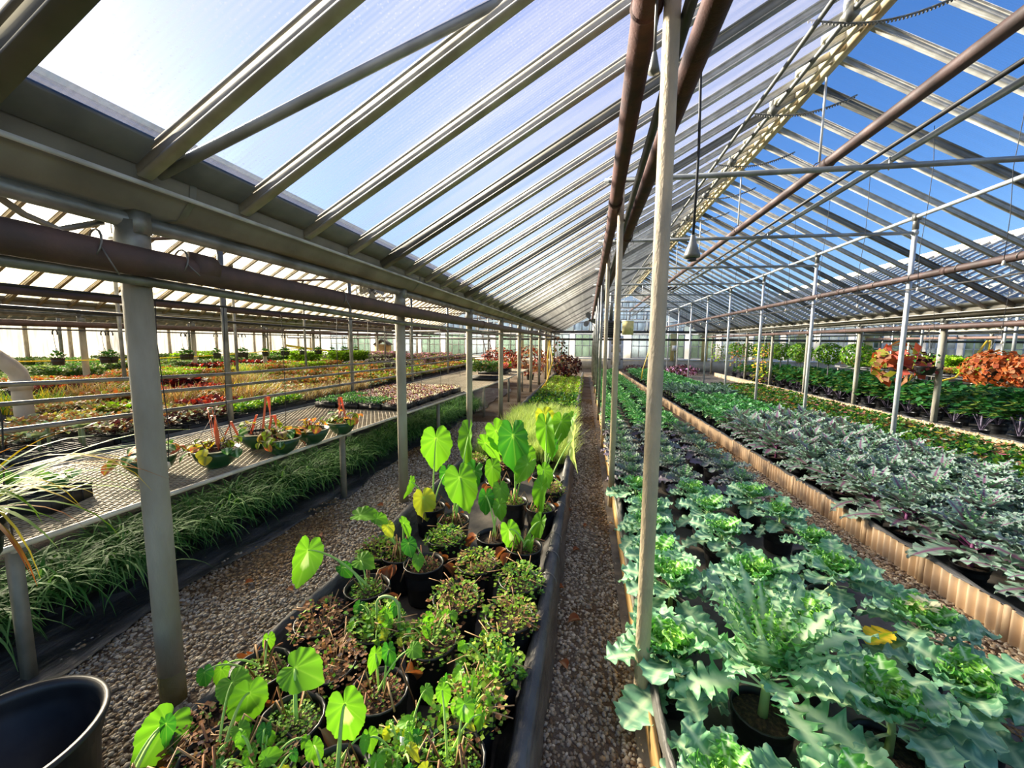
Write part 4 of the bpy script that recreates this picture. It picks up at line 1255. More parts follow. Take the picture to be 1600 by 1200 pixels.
MB().tube([(-.2, .3, .195), (-.2, 20, .195)], .04, 12).build('edge_pipe', M['liner'], t, True)
MB().tube([(-1.53, .3, .2), (-1.53, 20, .2)], .018, 8).build('edge_pipe', M['liner'], t, True)
for i, y in enumerate((2.35, 2.62, 2.9, 3.5, 3.9)):
    a = np.linspace(-.6, 3.6, 12)
    MB().tube([(-.2 + (.05) * math.cos(q), y + .02 * q, .195 + .05 * math.sin(q)) for q in a], .003, 4).build('tie_wire', M['tie_wire'], t)
t = thing('bed_edging', 'grey liner folded over a tan board between aisle gravel and kale bed', 'edging', (0, 0, 0))
MB().box(.295, .315, .4, 21, 0, .15).build('edge_board', M['wood'], t)
liner_side(.335, -1, .4, 21, 3, .5).build('liner_flap', M['liner'], t, True)
MB().tube([(.315, 1.9, .17), (.315, 21, .17)], .016, 10).build('edge_pipe', M['leg'], t, True)

# ------------------------------------------------------------------ taro (elephant ear) and its neighbours
def taro_mesh(seed, cA, cV, patch=False):
    g = rng(seed)
    A = np.radians([0, 6, 15, 30, 50, 75, 100, 125, 145, 160, 170, 177, 180])
    Rr = np.array([.82, .76, .67, .575, .485, .41, .37, .365, .36, .32, .23, .10, .04])
    n, k = 96, 7
    th = np.linspace(-math.pi, math.pi, n, endpoint=False)
    ro = np.interp(np.abs(th), A, Rr) * (1 + .03 * np.sin(th * 9 + g.uniform(0, 6)) + .02 * g.normal(size=n))
    q = np.linspace(0, 1, k + 1)[1:]
    x = (np.sin(th)[:, None] * ro[:, None] * q)
    y = (-np.cos(th)[:, None] * ro[:, None] * q)
    ang = np.abs(th)[:, None] * np.ones_like(q)[None]
    z = .30 * np.abs(x) ** 1.2 - .22 * np.maximum(0, -y) ** 2 - .10 * np.maximum(0, y) + .018 * np.sin(th * 10 + 1)[:, None] * q ** 2
    P = np.concatenate([np.zeros((1, 3)), np.stack([x, y, z], -1).reshape(-1, 3)])
    vd = np.min(np.abs(ang[..., None] - np.radians([0, 33, 62, 92, 125])), -1) * q[None, :]
    vw = np.clip(1 - vd / .03, 0, 1) * .24
    C = lerp(cA * (1 - .12 * q[None, :, None] * np.ones((n, 1, 1))), np.broadcast_to(cV, (n, k, 3)), vw)
    if patch:
        C = lerp(C, np.broadcast_to(G['vein'] * 1.1, C.shape), ((q[None] < .5) & (np.abs(th)[:, None] < .35)) * .8)
    C = np.concatenate([cV[None], C.reshape(-1, 3)])
    i = np.arange(n)
    j = (i + 1) % n
    F = [np.stack([np.zeros(n, int), 1 + i * k, 1 + j * k], 1)]
    for a in range(k - 1):
        F.append(np.stack([1 + i * k + a, 1 + i * k + a + 1, 1 + j * k + a + 1, 1 + j * k + a], 1))
    # the sinus between the two back lobes stays open
    lo = 0
    F = [f[~((i == n - 1))] if False else f for f in F]
    return MB().add(P, F, C).mesh('leaf', M['leaf_thin'], True)
TM = {'g': [taro_mesh(1, G['taro'], G['taro_v']), taro_mesh(2, G['taro'] * .92, G['taro_v'])], 'y': [taro_mesh(3, G['taro_y'], G['taro_v'])], 'd': [taro_mesh(4, G['taro_d'], G['taro_v'])], 'p': [taro_mesh(5, G['taro'], G['taro_v'], True)],
      'w': [taro_mesh(6, np.array(srgb(206, 226, 160)), G['taro_v'])]}
def taro_leaf(t, base, pos, size, asp, roll, yaw, pitch, kind, i):
    """blade with its stalk; pos is the blade centre in the world, base is where the stalk leaves the pot"""
    me = TM[kind][i % len(TM[kind])]
    to = (EYE - Vector(pos))
    az = math.atan2(to.y, to.x) + yaw
    nrm = Vector((math.cos(az) * math.cos(pitch), math.sin(az) * math.cos(pitch), math.sin(pitch)))
    down = Vector((0, 0, -1)) - nrm * nrm.dot(Vector((0, 0, -1)))
    if down.length < .05:
        down = Vector((to.x, to.y, 0))
    down.normalize()
    sd = nrm.cross(down)
    tip = down * math.cos(roll) + sd * math.sin(roll)
    Rm = Matrix((tip.cross(nrm) * -1, -tip, nrm)).transposed()
    x = Rm.col[0]
    y = Rm.col[1]
    if x.cross(y).dot(nrm) < 0:
        Rm = Matrix((-x, y, nrm)).transposed()
    attach = Vector(pos) - tip * size * .22
    o = put(me, 'leaf', t)
    Mw = Matrix.Translation(attach - t.location) @ Rm.to_4x4() @ Matrix.Diagonal((size * asp, size, size, 1))
    o.matrix_basis = Mw
    b0, b1 = Vector(base) - t.location, attach - t.location
    mid = b0.lerp(b1, .55) + Vector((0, 0, .06 + .12 * (b1 - b0).length)) * (1 if pitch > -.2 else .6)
    pts = [tuple((1 - q) ** 2 * b0 + 2 * q * (1 - q) * mid + q * q * (b1 - nrm * .003)) for q in np.linspace(0, 1, 9)]
    k = MB().tube(pts, np.linspace(.0085, .004, 9) * (1 if size > .14 else .6), 6, G['taro_v'] * .9 if kind != 'y' else G['stalk']).build('leaf_stalk', M['tinted'], o, True)
    k.matrix_parent_inverse = o.matrix_basis.inverted()

# (pot x, y, label, leaves: (x, y, z, height, width/height ratio, roll, yaw, pitch, colour))
TARO = [
    (-1.30, 3.12, 'tall taro in the left back pot, one big upright leaf and one yellowing leaf', [(-1.31, 3.3, .75, .36, .88, 0, .1, .15, 'g'), (-1.3, 3.0, .35, .24, .9, .1, .2, .3, 'y'), (-1.48, 3.1, .45, .18, .55, -.6, .9, .1, 'g'), (-1.24, 3.4, .45, .21, .8, .2, -.3, .2, 'd')]),
    (-1.02, 2.92, 'taro in the ribbed front pot with a large drooping leaf and a narrow upright one', [(-1.01, 3.3, .78, .44, .5, .1, -.9, .1, 'g'), (-.94, 2.9, .56, .34, .85, .25, -.1, .25, 'g'), (-.90, 3.05, .58, .28, .7, -.2, -.5, .2, 'd')]),
    (-.86, 3.85, 'taro behind the middle pots with pale leaves held to the left', [(-.82, 3.7, .77, .35, .8, .4, .4, .15, 'g'), (-.89, 3.6, .69, .30, .55, .7, .6, .3, 'g'), (-.79, 3.3, .56, .22, .75, 0, .2, .2, 'g')]),
    (-.62, 3.40, 'big taro with the broad dark green leaf at the middle of the bed', [(-.6, 3.3, .8, .44, .68, .1, -.1, .12, 'd'), (-.58, 3.8, .53, .29, .8, -.2, .3, .2, 'g'), (-.65, 3.0, .49, .19, .8, 0, .2, .6, 'g'), (-.50, 3.25, .62, .24, .8, -.5, -.4, .3, 'g')]),
    (-.64, 2.72, 'small taro with two heart leaves beside a clump of dry brown foliage', [(-.72, 2.8, .5, .19, .75, 0, .2, .1, 'd'), (-.60, 2.75, .47, .15, .8, .1, -.2, .2, 'g')]),
    (-.36, 3.30, 'taro leaning to the aisle with a pale cream leaf over the edge', [(-.35, 3.2, .42, .33, .5, -.1, -.7, .1, 'g'), (-.11, 4.0, .63, .44, .3, .1, -1.15, .05, 'w'), (-.33, 3.35, .55, .2, .8, .3, .4, .3, 'g')]),
    (-.42, 4.10, 'tall taro at the back right of the group by the pipe edge', [(-.4, 4.2, .7, .46, .55, .2, -.5, .1, 'g'), (-.27, 4.4, .75, .32, .8, -.1, 0, .15, 'g'), (-.18, 4.6, .77, .26, .6, -.3, -.7, .3, 'g'), (-.45, 4.5, .8, .3, .9, .2, .3, .3, 'y'), (-.36, 4.3, .55, .24, .7, 0, .4, .2, 'd')]),
    (-.40, 2.62, 'taro near the pipe edge with rounded bright leaves low over the gravel side', [(-.49, 2.6, .35, .21, .75, .25, .3, .2, 'p'), (-.32, 2.8, .33, .22, .6, -.2, -.6, .2, 'g'), (-.36, 2.6, .28, .17, .6, 0, -.8, .3, 'g')]),
    (-1.22, 1.98, 'leaning taro with a lone bright leaf held out over the gravel path', [(-1.57, 1.92, .43, .25, .8, -.5, .5, .35, 'p'), (-1.28, 2.05, .38, .12, 1.2, .9, 0, 1.2, 'g'), (-1.36, 1.98, .36, .10, 1.0, .4, .5, .8, 'd')]),
    (-1.20, 2.36, 'spindly taro with small flat leaves behind the leaning one', [(-1.41, 2.3, .55, .18, .95, 1.3, 0, 1.35, 'g'), (-1.31, 2.3, .53, .10, 1.1, 1.0, .2, 1.0, 'g'), (-1.25, 2.3, .47, .10, .9, .3, 0, .5, 'y'), (-1.13, 2.3, .49, .15, .5, .2, .8, .4, 'g')]),
    (-1.00, 2.28, 'pot of dry taro stalks with two short green leaves', [(-1.06, 2.2, .42, .11, 1.0, .2, 0, .5, 'd'), (-.98, 2.15, .36, .09, .9, 0, 0, .6, 'g')]),
    (-1.06, 1.18, 'taro with a tilted pale leaf on a straight stalk above brown weeds', [(-1.06, 1.25, .41, .15, 1.15, .9, 0, .9, 'g')]),
    (-.78, 1.02, 'taro with a white-splashed round leaf at the bottom of the frame', [(-.77, 1.1, .43, .175, .8, .15, 0, .2, 'p'), (-.70, 1.12, .33, .07, .9, 0, .3, .5, 'g'), (-.86, 1.05, .33, .08, .8, .2, 0, .4, 'g')]),
    (-1.22, 1.02, 'taro with a large rounded leaf near the lower left of the bed', [(-1.22, 1.15, .34, .155, .95, -.2, 0, .25, 'g'), (-1.30, 1.18, .36, .13, 1.0, .7, -.4, 1.0, 'g'), (-1.15, 1.1, .26, .08, .9, .3, .3, .4, 'd')]),
    (-1.38, .82, 'taro with a broad drooping leaf beside the big empty pot', [(-1.46, 1.02, .29, .17, 1.05, -.9, .3, .6, 'g'), (-1.40, 1.0, .35, .09, .7, -.3, .7, .4, 'd')]),
    (-1.36, 1.36, 'taro with three small round leaves at the left pipe edge', [(-1.4, 1.45, .32, .08, .75, -.1, .2, .3, 'g'), (-1.48, 1.28, .30, .085, .8, -.3, .3, .3, 'g'), (-1.5, 1.23, .33, .075, .9, 0, .2, .3, 'd')]),
    (-.80, 1.36, 'taro with a pair of small pointed leaves over brown weeds', [(-.76, 1.38, .42, .10, .65, .2, -.3, .3, 'd'), (-.83, 1.38, .39, .09, .75, -.4, .3, .4, 'g'), (-.66, 1.4, .44, .06, 1.3, .9, 0, 1.2, 'g')]),
    (-.42, 1.16, 'taro with a small white-veined leaf by the right liner', [(-.38, 1.2, .43, .075, .95, .3, 0, .6, 'p'), (-.33, 1.2, .40, .085, .55, -.2, -.6, .2, 'g'), (-.48, 1.25, .42, .07, .9, .2, .3, .5, 'g')]),
]
LEAFY = {}
def weeds(kind, var):
    k = (kind, var)
    if k not in LEAFY:
        g_ = rng(300 + var + len(kind) * 13)
        n = {'clover': 420, 'mixed': 420, 'dead': 420}[kind]
        cols = {'clover': ['clover', 'clover2', 'grass', 'lime2'], 'mixed': ['clover2', 'clover2', 'tan', 'clover', 'dead', 'lime2'], 'dead': ['dead', 'dead2', 'tan', 'dead', 'burg2', 'clover']}[kind]
        P, D = dome(g_, n, .145, .145, .15, .1)
        b = MB()
        leaf_fan(b, P, D, g_.uniform(.012, .028, n), .48, pick(g_, cols, n))
        s = MB()
        for q in range(16):
            a = g_.uniform(0, 6.28)
            e = g_.uniform(.08, .2)
            s.tube([(.03 * math.cos(a), .03 * math.sin(a), -.03), (e * .5 * math.cos(a), e * .5 * math.sin(a), .10), (e * math.cos(a + .3), e * math.sin(a + .3), g_.uniform(.0, .15))], .0022, 4, G['tan'])
        LEAFY[k] = (b.mesh('weeds', M['leaf']), s.mesh('dry_stems', M['tinted']))
    return LEAFY[k]
PR, PH = .125, .25
for i, (x, y, lab, lv) in enumerate(TARO):
    t = thing('potted_taro', lab, 'taro', (x, y, .03), 0)
    add_pot(t, PR if y > 1.5 else .115, PH)
    fo, st = weeds(['mixed', 'dead', 'clover'][i % 3], i % 2)
    T = Matrix.Translation((0, 0, PH * .84)) @ rot_z(i) @ Matrix.Diagonal((.62, .62, .45, 1))
    if y < 2.5 or i % 2:
        put(fo, 'weeds', t, T, kind='stuff')
    g_ = rng(600 + i)
    ds = MB()
    for q in range(7):
        a = g_.uniform(0, 6.28)
        e = g_.uniform(.08, .17)
        ds.tube([(.02 * math.cos(a), .02 * math.sin(a), .2), (e * .6 * math.cos(a), e * .6 * math.sin(a), .28 + g_.uniform(0, .08)), (e * math.cos(a), e * math.sin(a), .24 + g_.uniform(-.1, .05))], .0045, 5, G['tan'] if q % 2 else G['dead'])
    ds.build('dry_stalks', M['tinted'], t)
    for q in range(2):
        a = g_.uniform(0, 6.28)
        put(DL[q], 'withered_leaf', t, Matrix.Translation((.11 * math.cos(a), .11 * math.sin(a), .25)) @ rot_z(a - 1.57) @ Matrix.Rotation(-.9, 4, 'X') @ Matrix.Scale(g_.uniform(1.0, 1.7), 4))
    for j, (lx, ly, lz, h, asp, roll, yaw, pitch, kd) in enumerate(lv):
        taro_leaf(t, (x + .02 * math.cos(j * 2.2), y + .02 * math.sin(j * 2.2), .26), (lx, ly, lz), h * 1.02, asp * 1.08, roll, yaw, pitch, kd, j)
WEED = [(-.98, 2.62, 'clover', 'pot of small clover at the centre of the taro group'), (-.36, 2.22, 'clover', 'pot of round green weeds by the right liner'), (-.66, 2.34, 'mixed', 'pot of mixed green and brown weeds at the middle of the lower bed'),
        (-.68, 1.98, 'mixed', 'bushy pot of browning weeds with green tips'), (-.36, 1.90, 'mixed', 'pot of pale weeds hanging toward the right liner'), (-1.0, 1.70, 'clover', 'pot with low bright weeds behind a bent bare stalk'),
        (-.70, 1.66, 'mixed', 'pot of tangled brown and green weeds at the right middle'), (-.38, 1.58, 'clover', 'pot of bright yellow-green weeds near the right liner'), (-1.3, 1.68, 'dead', 'dry brown weeds over the left pipe edge'),
        (-1.08, 1.44, 'dead', 'wide mat of dry brown weeds in the lower left of the bed'), (-.42, 1.36, 'mixed', 'pot of brown tufts with a white label by the right liner'), (-.60, 1.16, 'clover', 'pot of leafy green weeds with a white tag at the bottom'),
        (-1.34, 1.10, 'dead', 'crumpled brown dried weeds by the left pipe edge'), (-.95, .90, 'clover', 'low green weeds cut by the lower frame edge'), (-.58, .92, 'mixed', 'weeds with red runners cut by the lower frame edge'),
        (-.36, .94, 'clover', 'green weeds cut by the lower frame edge at the right liner'), (-1.36, 2.36, 'mixed', 'yellowing weeds in a pot at the left pipe edge beyond the leaning taro'), (-.32, 3.75, 'mixed', 'pot of light weeds by the pipe edge under the tall back taro'),
        (-1.28, 4.5, 'mixed', 'dry pot at the left edge behind the taro group'), (-.85, 4.45, 'dead', 'straw-brown pot between the taro and the pale grass'), (-1.05, 1.02, 'mixed', 'tangled weeds beside the white-splashed taro')]
for i, (x, y, kd, lab) in enumerate(WEED):
    t = thing('potted_weeds', lab, 'plant', (x, y, .03), 0)
    add_pot(t, PR if y > 1.5 else .11, PH)
    fo, st = weeds(kd, i % 2)
    T = Matrix.Translation((0, 0, PH * .80)) @ rot_z(i * 1.1) @ Matrix.Diagonal((1.0, 1.0, .95, 1)) if y > 1.3 else Matrix.Translation((0, 0, PH * .8)) @ rot_z(i * 1.1) @ Matrix.Diagonal((.9, .9, .6, 1))
    put(fo, 'weeds', t, T, kind='stuff')
    put(st, 'dry_stems', t, T)
    if y < 1.75 and kd != 'dead':
        g_ = rng(820 + i)
        for q in range(16):
            a_, e_, h_ = g_.uniform(0, 6.28), g_.uniform(.03, .15), g_.uniform(.26, .36)
            taro_leaf(t, (x + .02 * math.cos(a_), y + .02 * math.sin(a_), .24), (x + e_ * math.cos(a_), y + e_ * math.sin(a_), h_), g_.uniform(.035, .07), g_.uniform(.8, 1.1), g_.normal(0, .6), g_.normal(0, .6), g_.uniform(.3, 1.2), 'gggdy'[q % 5], q)
    if 'label' in lab or 'tag' in lab:
        MB().box(-.008, .008, -.001, .001, .2, .29).build('plant_label', M['white'], t)
    if 'bent bare' in lab:
        a = np.linspace(0, math.pi, 12)
        MB().tube([(0, 0, .2), (0, 0, .34)] + [(.06 - .06 * math.cos(q), 0, .36 + .05 * math.sin(q)) for q in a] + [(.125, 0, .2)], .007, 6, G['stalk']).build('bent_stalk', M['tinted'], t, True)
BP = thing('nursery_pot', 'big empty black nursery pot on the gravel at the lower left corner', 'pot', (-1.86, .82, 0))
MB().lathe([(.002, .006), (.21, 0), (.225, .02), (.245, .30), (.255, .31), (.262, .37), (.272, .375), (.272, .39), (.256, .39), (.25, .372), (.246, .36), (.249, .345), (.244, .33), (.246, .315), (.236, .30), (.205, .02), (.002, .015)], 48).build('pot_wall', M['pot'], BP, True)
MB().lathe([(.256, .386), (.262, .392), (.274, .391), (.275, .378)], 48).build('pot_rim', M['tray'], BP, True)

# pale variegated grass and low plants further down the bed
GR = []
for v in range(3):
    g_ = rng(40 + v)
    b = MB()
    n = 150
    P = np.stack([g_.uniform(-.09, .09, n), g_.uniform(-.09, .09, n), np.full(n, .10)], 1)
    A = np.array([G['pale'], G['pale2'], G['pale'] * 1.1])[g_.integers(0, 3, n)]
    strips(b, P, g_.uniform(0, 6.28, n), g_.uniform(.16, .32, n), g_.uniform(.9, 1.5, n), g_.uniform(.1, 1.2, n), g_.uniform(.006, .011, n), A * .75, A, 4)
    GR.append(b.mesh('blades', M['leaf']))
for c in range(6):
    for i in range(15):
        y, x = 5.15 + .235 * i, -1.36 + .215 * c
        t = thing('variegated_grass', 'pale variegated grass tuft, %s from the front, %s row from the left' % (nth(i), nth(c)), 'grass', (x + rr.uniform(-.02, .02), y, .02), rr.uniform(0, 6), 'pale grass pots behind the taro', rr.uniform(.9, 1.15))
        put(small_pot(.07, .11), 'pot', t)
        put(GR[rr.randrange(3)], 'blades', t, kind='stuff')
LOW = {}
def low_plant(key, cols, n, r, h, size, seed, ratio=.42):
    if key not in LOW:
        LOW[key] = []
        for v in range(2):
            g_ = rng(seed + v)
            P, D = dome(g_, n, r, r, h, .3)
            b = MB()
            leaf_fan(b, P + [0, 0, .08], D, g_.uniform(.7, 1.3, n) * size, ratio, pick(g_, cols, n))
            LOW[key].append(b.mesh('foliage', M['leaf']))
    return LOW[key]
for c in range(4):
    for i in range(24):
        y, x = 8.85 + .37 * i, -1.28 + .32 * c
        if y < 11.6:
            key, cols, lab = 'dk', ['dkgreen', 'grass', 'moss', 'lime2'], 'low dark green plant'
        else:
            key, cols, lab = 'yl', ['pale2', 'lime2', 'olive', 'lime'], 'low yellow-green plant'
        me = low_plant(key, cols, 80, .17, .16, .075, 10 if key == 'dk' else 14)
        t = thing('low_plant', '%s beyond the pale grass, %s from front, %s row from left' % (lab, nth(i), nth(c)), 'plant', (x, y, .02), rr.uniform(0, 6), '%ss beyond the pale grass' % lab, 1.0)
        put(small_pot(.085, .11), 'pot', t)
        put(me[(i + c) % 2], 'foliage', t, kind='stuff')
def bush(name, label, x, y, z, r, h, cols, n, size, seed, pot=True):
    t = thing(name, label, 'shrub', (x, y, z), 0)
    if pot:
        put(small_pot(.17, .24), 'pot', t)
    g_ = rng(seed)
    P, D = ball(g_, n, 1.0)
    b = MB()
    leaf_fan(b, P * [r, r, h / 2] + [0, 0, h / 2 + .18], D, g_.uniform(.6, 1.3, n) * size, .42, pick(g_, cols, n), .3, P + g_.normal(0, .4, (n, 3)))
    b.build('foliage', M['leaf'], t, kind='stuff')
    s = MB()
    for q in range(9):
        a = g_.uniform(0, 6.28)
        s.tube([(0, 0, .15), (r * .4 * math.cos(a), r * .4 * math.sin(a), h * .6), (r * .8 * math.cos(a), r * .8 * math.sin(a), h * g_.uniform(.8, 1.15))], .01, 4, G['dead2'])
    s.build('branches', M['tinted'], t)
    return t
bush('purple_bush', 'dark purple-brown bush at the far end of the lined bed', -.85, 17.4, 0, .62, 1.0, ['burg2', 'burg2', 'burg', 'dead2'], 620, .13, 21)
bush('dark_shrub', 'sparse dark shrub rising behind the purple-brown bush', -1.3, 19.0, 0, .35, 1.9, ['burg2', 'dkgreen', 'dead2'], 110, .14, 22)
bush('red_shrub', 'reddish twiggy shrub at the end of the mesh bench, left one', -3.5, 15.8, .3, .75, 1.0, ['red', 'burg', 'coral', 'dead'], 620, .11, 23)
bush('red_shrub', 'reddish twiggy shrub at the end of the mesh bench, right one nearer the aisle', -2.35, 16.6, .1, .8, 1.3, ['burg', 'dead', 'red', 'brown'], 650, .11, 24)
bush('purple_bush', 'low dark purple plants before the end wall right of the tan post', 4.6, 20.8, -.1, .8, .55, ['burg2', 'mauve', 'burg'], 420, .1, 25)
bush('purple_bush', 'low purple-grey plants before the end wall by the door', 2.6, 22.0, -.1, .7, .45, ['burg2', 'plum', 'burg'], 300, .1, 26)
bush('dark_shrub', 'low dark row plants far right before the end wall', 11.2, 17.0, -.1, .9, .5, ['burg2', 'plum', 'dkgreen'], 360, .12, 27)

# hoses
pipe('garden_hose', 'yellow hose hanging in a long loop at the end of the mesh bench', 'hose', [(-1.25, 13.3, 1.75), (-1.3, 13.3, 1.2), (-1.28, 13.2, .5), (-1.38, 13.1, .12), (-1.5, 13.0, .1), (-1.25, 12.8, .45), (-1.12, 13.2, 1.1), (-1.25, 13.3, 1.75)], .022, M['hose'], 8)
pipe('garden_hose', 'yellow hose draped over the tall kale on the right', 'hose', [(8.5, 10.4, 1.8), (8.1, 10.2, 1.35), (7.7, 10.0, 1.02), (7.3, 9.9, .92)], .02, M['hose'], 8)
pipe('garden_hose', 'second yellow hose beside the one over the tall kale', 'hose', [(8.55, 10.4, 1.8), (8.3, 10.1, 1.3), (7.95, 9.7, .98), (7.6, 9.4, .9)], .02, M['hose'], 8)
pipe('garden_hose', 'yellow hose end lying on the gravel strip by the corrugated edging', 'hose', [(1.7, 6.9, .04), (1.95, 6.5, .04), (2.06, 6.1, .05), (1.98, 5.85, .04), (1.8, 5.9, .04)], .018, M['hose'], 8)
pipe('garden_hose', 'yellow hose hanging straight before the end wall right of the tan post', 'hose', [(2.3, 15.4, 1.9), (2.2, 15.3, 1.3), (2.0, 15.0, .75), (1.95, 14.9, .4)], .02, M['hose'], 8)

# ------------------------------------------------------------------ mesh bench
bench = thing('mesh_bench', 'long bench topped with pale expanded metal mesh, left of the gravel path', 'bench', (0, 0, 0))
BZ = .74
front = lambda y: -2.60 + .062 * (y - 1.24) if y < 10 else -2.057
BY0, BY1 = -.6, 14.0
BK = -3.92
me = MB()
DYS, SP, PITCH = 2.6, 1.6, .085
def ribbon(p, q, w, h):
    p, q = np.array(p), np.array(q)
    d = (q - p) / np.linalg.norm(q - p)
    n = np.array([-d[1], d[0], 0]) * w / 2
    v = [p - n, q - n, q + n, p + n, p - n - [0, 0, h], q - n - [0, 0, h], q + n - [0, 0, h], p + n - [0, 0, h]]
    me.add(v, np.array([[0, 1, 2, 3], [0, 4, 5, 1], [3, 2, 6, 7]]))
def clip_line(y_at_front, slope):
    """diagonal from the front rail to the back rail, cut at the bench ends"""
    pts = []
    for s_ in np.linspace(0, 1, 41):
        y = y_at_front + slope * s_
        if BY0 <= y <= BY1:
            f = front(y)
            pts.append((f + (BK - f) * s_, y))
    return (pts[0], pts[-1]) if len(pts) > 4 else None
y = BY0 - DYS
while y < BY1 + DYS:
    near = y < 6.5
    for sl in (DYS, -DYS):
        r_ = clip_line(y, sl)
        if r_:
            ribbon((*r_[0], BZ), (*r_[1], BZ), .0055 if near else .007, .005)
    y += PITCH if near else PITCH * 1.3
me.build('mesh_top', M['steel_mesh'], bench, kind='stuff')
ys = np.linspace(BY0, BY1, 40)
MB().tube([(front(v) + .01, v, BZ - .006) for v in ys], .016, 8).build('front_rail', M['rail'], bench, True)
MB().tube([(BK - .01, v, BZ - .004) for v in (BY0, BY1)], .014, 8).build('back_rail', M['rail'], bench, True)
for i in range(7):
    y = 1.34 + 2.4 * i
    x = front(y) - .10
    if y < BY1:
        MB().box(x - .024, x + .024, y - .02, y + .02, 0, BZ - .03).build('leg', M['leg'], bench)
        MB().box(BK + .02, BK + .06, y - .02, y + .02, 0, BZ - .03).build('leg', M['leg'], bench)
        MB().box(BK, front(y), y - .015, y + .015, BZ - .05, BZ - .012).build('cross_bar', M['leg'], bench)

# drooping striped grass under the bench front
LIR = []
for v in range(3):
    g_ = rng(140 + v)
    n = 240
    b = MB()
    P = np.stack([g_.normal(0, .06, n), g_.normal(0, .06, n), g_.uniform(.10, .18, n)], 1)
    A = np.array([G['grass'], G['grass2'], G['grass'] * .7, G['grass2'] * 1.25])[g_.integers(0, 4, n)]
    strips(b, P, g_.uniform(0, 6.28, n), g_.uniform(.24, .46, n), g_.uniform(.6, 1.5, n), g_.uniform(-1.55, -.7, n), g_.uniform(.008, .014, n), A, A * .85, 6)
    LIR.append(b.mesh('blades', M['leaf']))
for r_ in range(2):
    for i in range(30):
        y = .5 + .30 * i + .15 * r_
        x = front(y) - .55 - .26 * r_
        t = thing('striped_grass', 'drooping striped grass clump under the mesh bench, %s from the camera, %s row' % (nth(i), ['front', 'back'][r_]), 'grass', (x + rr.uniform(-.04, .04), y, .0), rr.uniform(0, 6), 'striped grass under the mesh bench', rr.uniform(.92, 1.18))
        put(small_pot(.09, .13), 'pot', t)
        put(LIR[rr.randrange(3)], 'blades', t, kind='stuff')

# green bowls of trailing begonia on the bench
BEG = [MB().grid(*blade_grid(.10, .036, .5, -.9, W_OVAL, nu=10, nv=6, petiole=.25, petw=.05, cA=c0, cB=c1, vein=v, cup=.2, seed=q)).mesh('leaf', M['leaf'], True)
       for q, (c0, c1, v) in enumerate([(G['begonia'], G['lime2'], G['burg']), (G['lime'], G['yellow'], G['olive']), (G['salmon'], G['coral'], G['yellow']), (G['dkgreen'], G['grass'], G['vein']), (G['brown'], G['begonia'], G['burg'])])]
def bowl_basket(x, y, r, label, seed, nleaf, ribbons, mix):
    t = thing('green_bowl_basket', label, 'hanging basket', (x, y, BZ + .002), seed)
    h = r * .95
    bo = MB().lathe([(.002, .0), (r * .34, .0), (r * .62, h * .2), (r * .86, h * .55), (r * .98, h * .96), (r * .95, h * .96), (r * .82, h * .56), (r * .5, h * .45)], 28).build('bowl', M['green_bowl'], t, True)
    MB().lathe([(r * .97, h * .95), (r * 1.03, h * .96), (r * 1.04, h), (r * .97, h * 1.01), (r * .95, h * .97)], 28).build('bowl_rim', M['bowl_rim'], bo, True)
    MB().lathe([(r * .95, h * .86), (r * .4, h * .9), (.002, h * .9)], 20).build('soil', M['soil'], t)
    g_ = rng(seed)
    tops = MB()
    for k in range(nleaf):
        a, rad = g_.uniform(0, 6.28), g_.uniform(.15, 1.02) * r
        zz = h * .92 + g_.uniform(.01, .09) - max(0, rad - .8 * r) * .9
        sc = g_.uniform(.75, 1.25)
        Mx = Matrix.Translation((rad * math.cos(a), rad * math.sin(a), zz)) @ rot_z(a - 1.57 + g_.normal(0, .5)) @ Matrix.Rotation(g_.normal(-.25 - .5 * (rad / r), .35), 4, 'X') @ Matrix.Rotation(g_.normal(0, .3), 4, 'Y') @ Matrix.Scale(sc, 4)
        put(BEG[mix[g_.integers(0, len(mix))]], 'leaf', t, Mx)
        tops.tube([(rad * .5 * math.cos(a), rad * .5 * math.sin(a), h * .85), (rad * .8 * math.cos(a), rad * .8 * math.sin(a), zz + .01), (rad * math.cos(a), rad * math.sin(a), zz)], .0022, 4, G['burg'])
    tops.build('leaf_stalks', M['tinted'], t)
    for (dx, dy, hh, w, lean) in ribbons:
        P = []
        for s_ in np.linspace(0, 1, 9):
            P.append([[dx + lean * s_ - w / 2, dy + .012 * math.sin(s_ * 5), h * .9 + hh * s_], [dx + lean * s_ + w / 2 * (1 - .3 * s_), dy - .008 * math.sin(s_ * 4), h * .9 + hh * s_]])
        P2 = [[[dx + lean + q * .05 - w / 2, dy + .02, h * .9 + hh * (1 - .75 * q)], [dx + lean + q * .05 + w * .1, dy + .03, h * .9 + hh * (1 - .75 * q)]] for q in np.linspace(0, 1, 6)]
        MB().grid(np.array(P + P2)).build('ribbon', M['ribbon'], t)
    return t
bowl_basket(-3.0, 2.20, .155, 'green bowl of begonia half hidden behind the thick weathered post', 1, 16, [(.12, 0, .05, .03, .06)], [1, 2, 0, 3])
tb = bowl_basket(-2.72, 2.45, .155, 'full green bowl of begonia with two long salmon ribbons and a wire ring', 2, 26, [(.0, -.02, .27, .028, -.03), (.10, .02, .32, .02, -.08)], [1, 2, 1, 4, 3, 0])
b = MB()
for k in range(3):
    b.tube([(.15 * math.cos(k * 2.09), .15 * math.sin(k * 2.09), .15), (.0, .0, .40)], .002, 4)
b.build('hanger_wire', M['tie_wire'], tb)
b = MB()
ring(b, .024, 0, .003, c=(0, 0, .43))
b.build('hanger_ring', M['tie_wire'], tb)
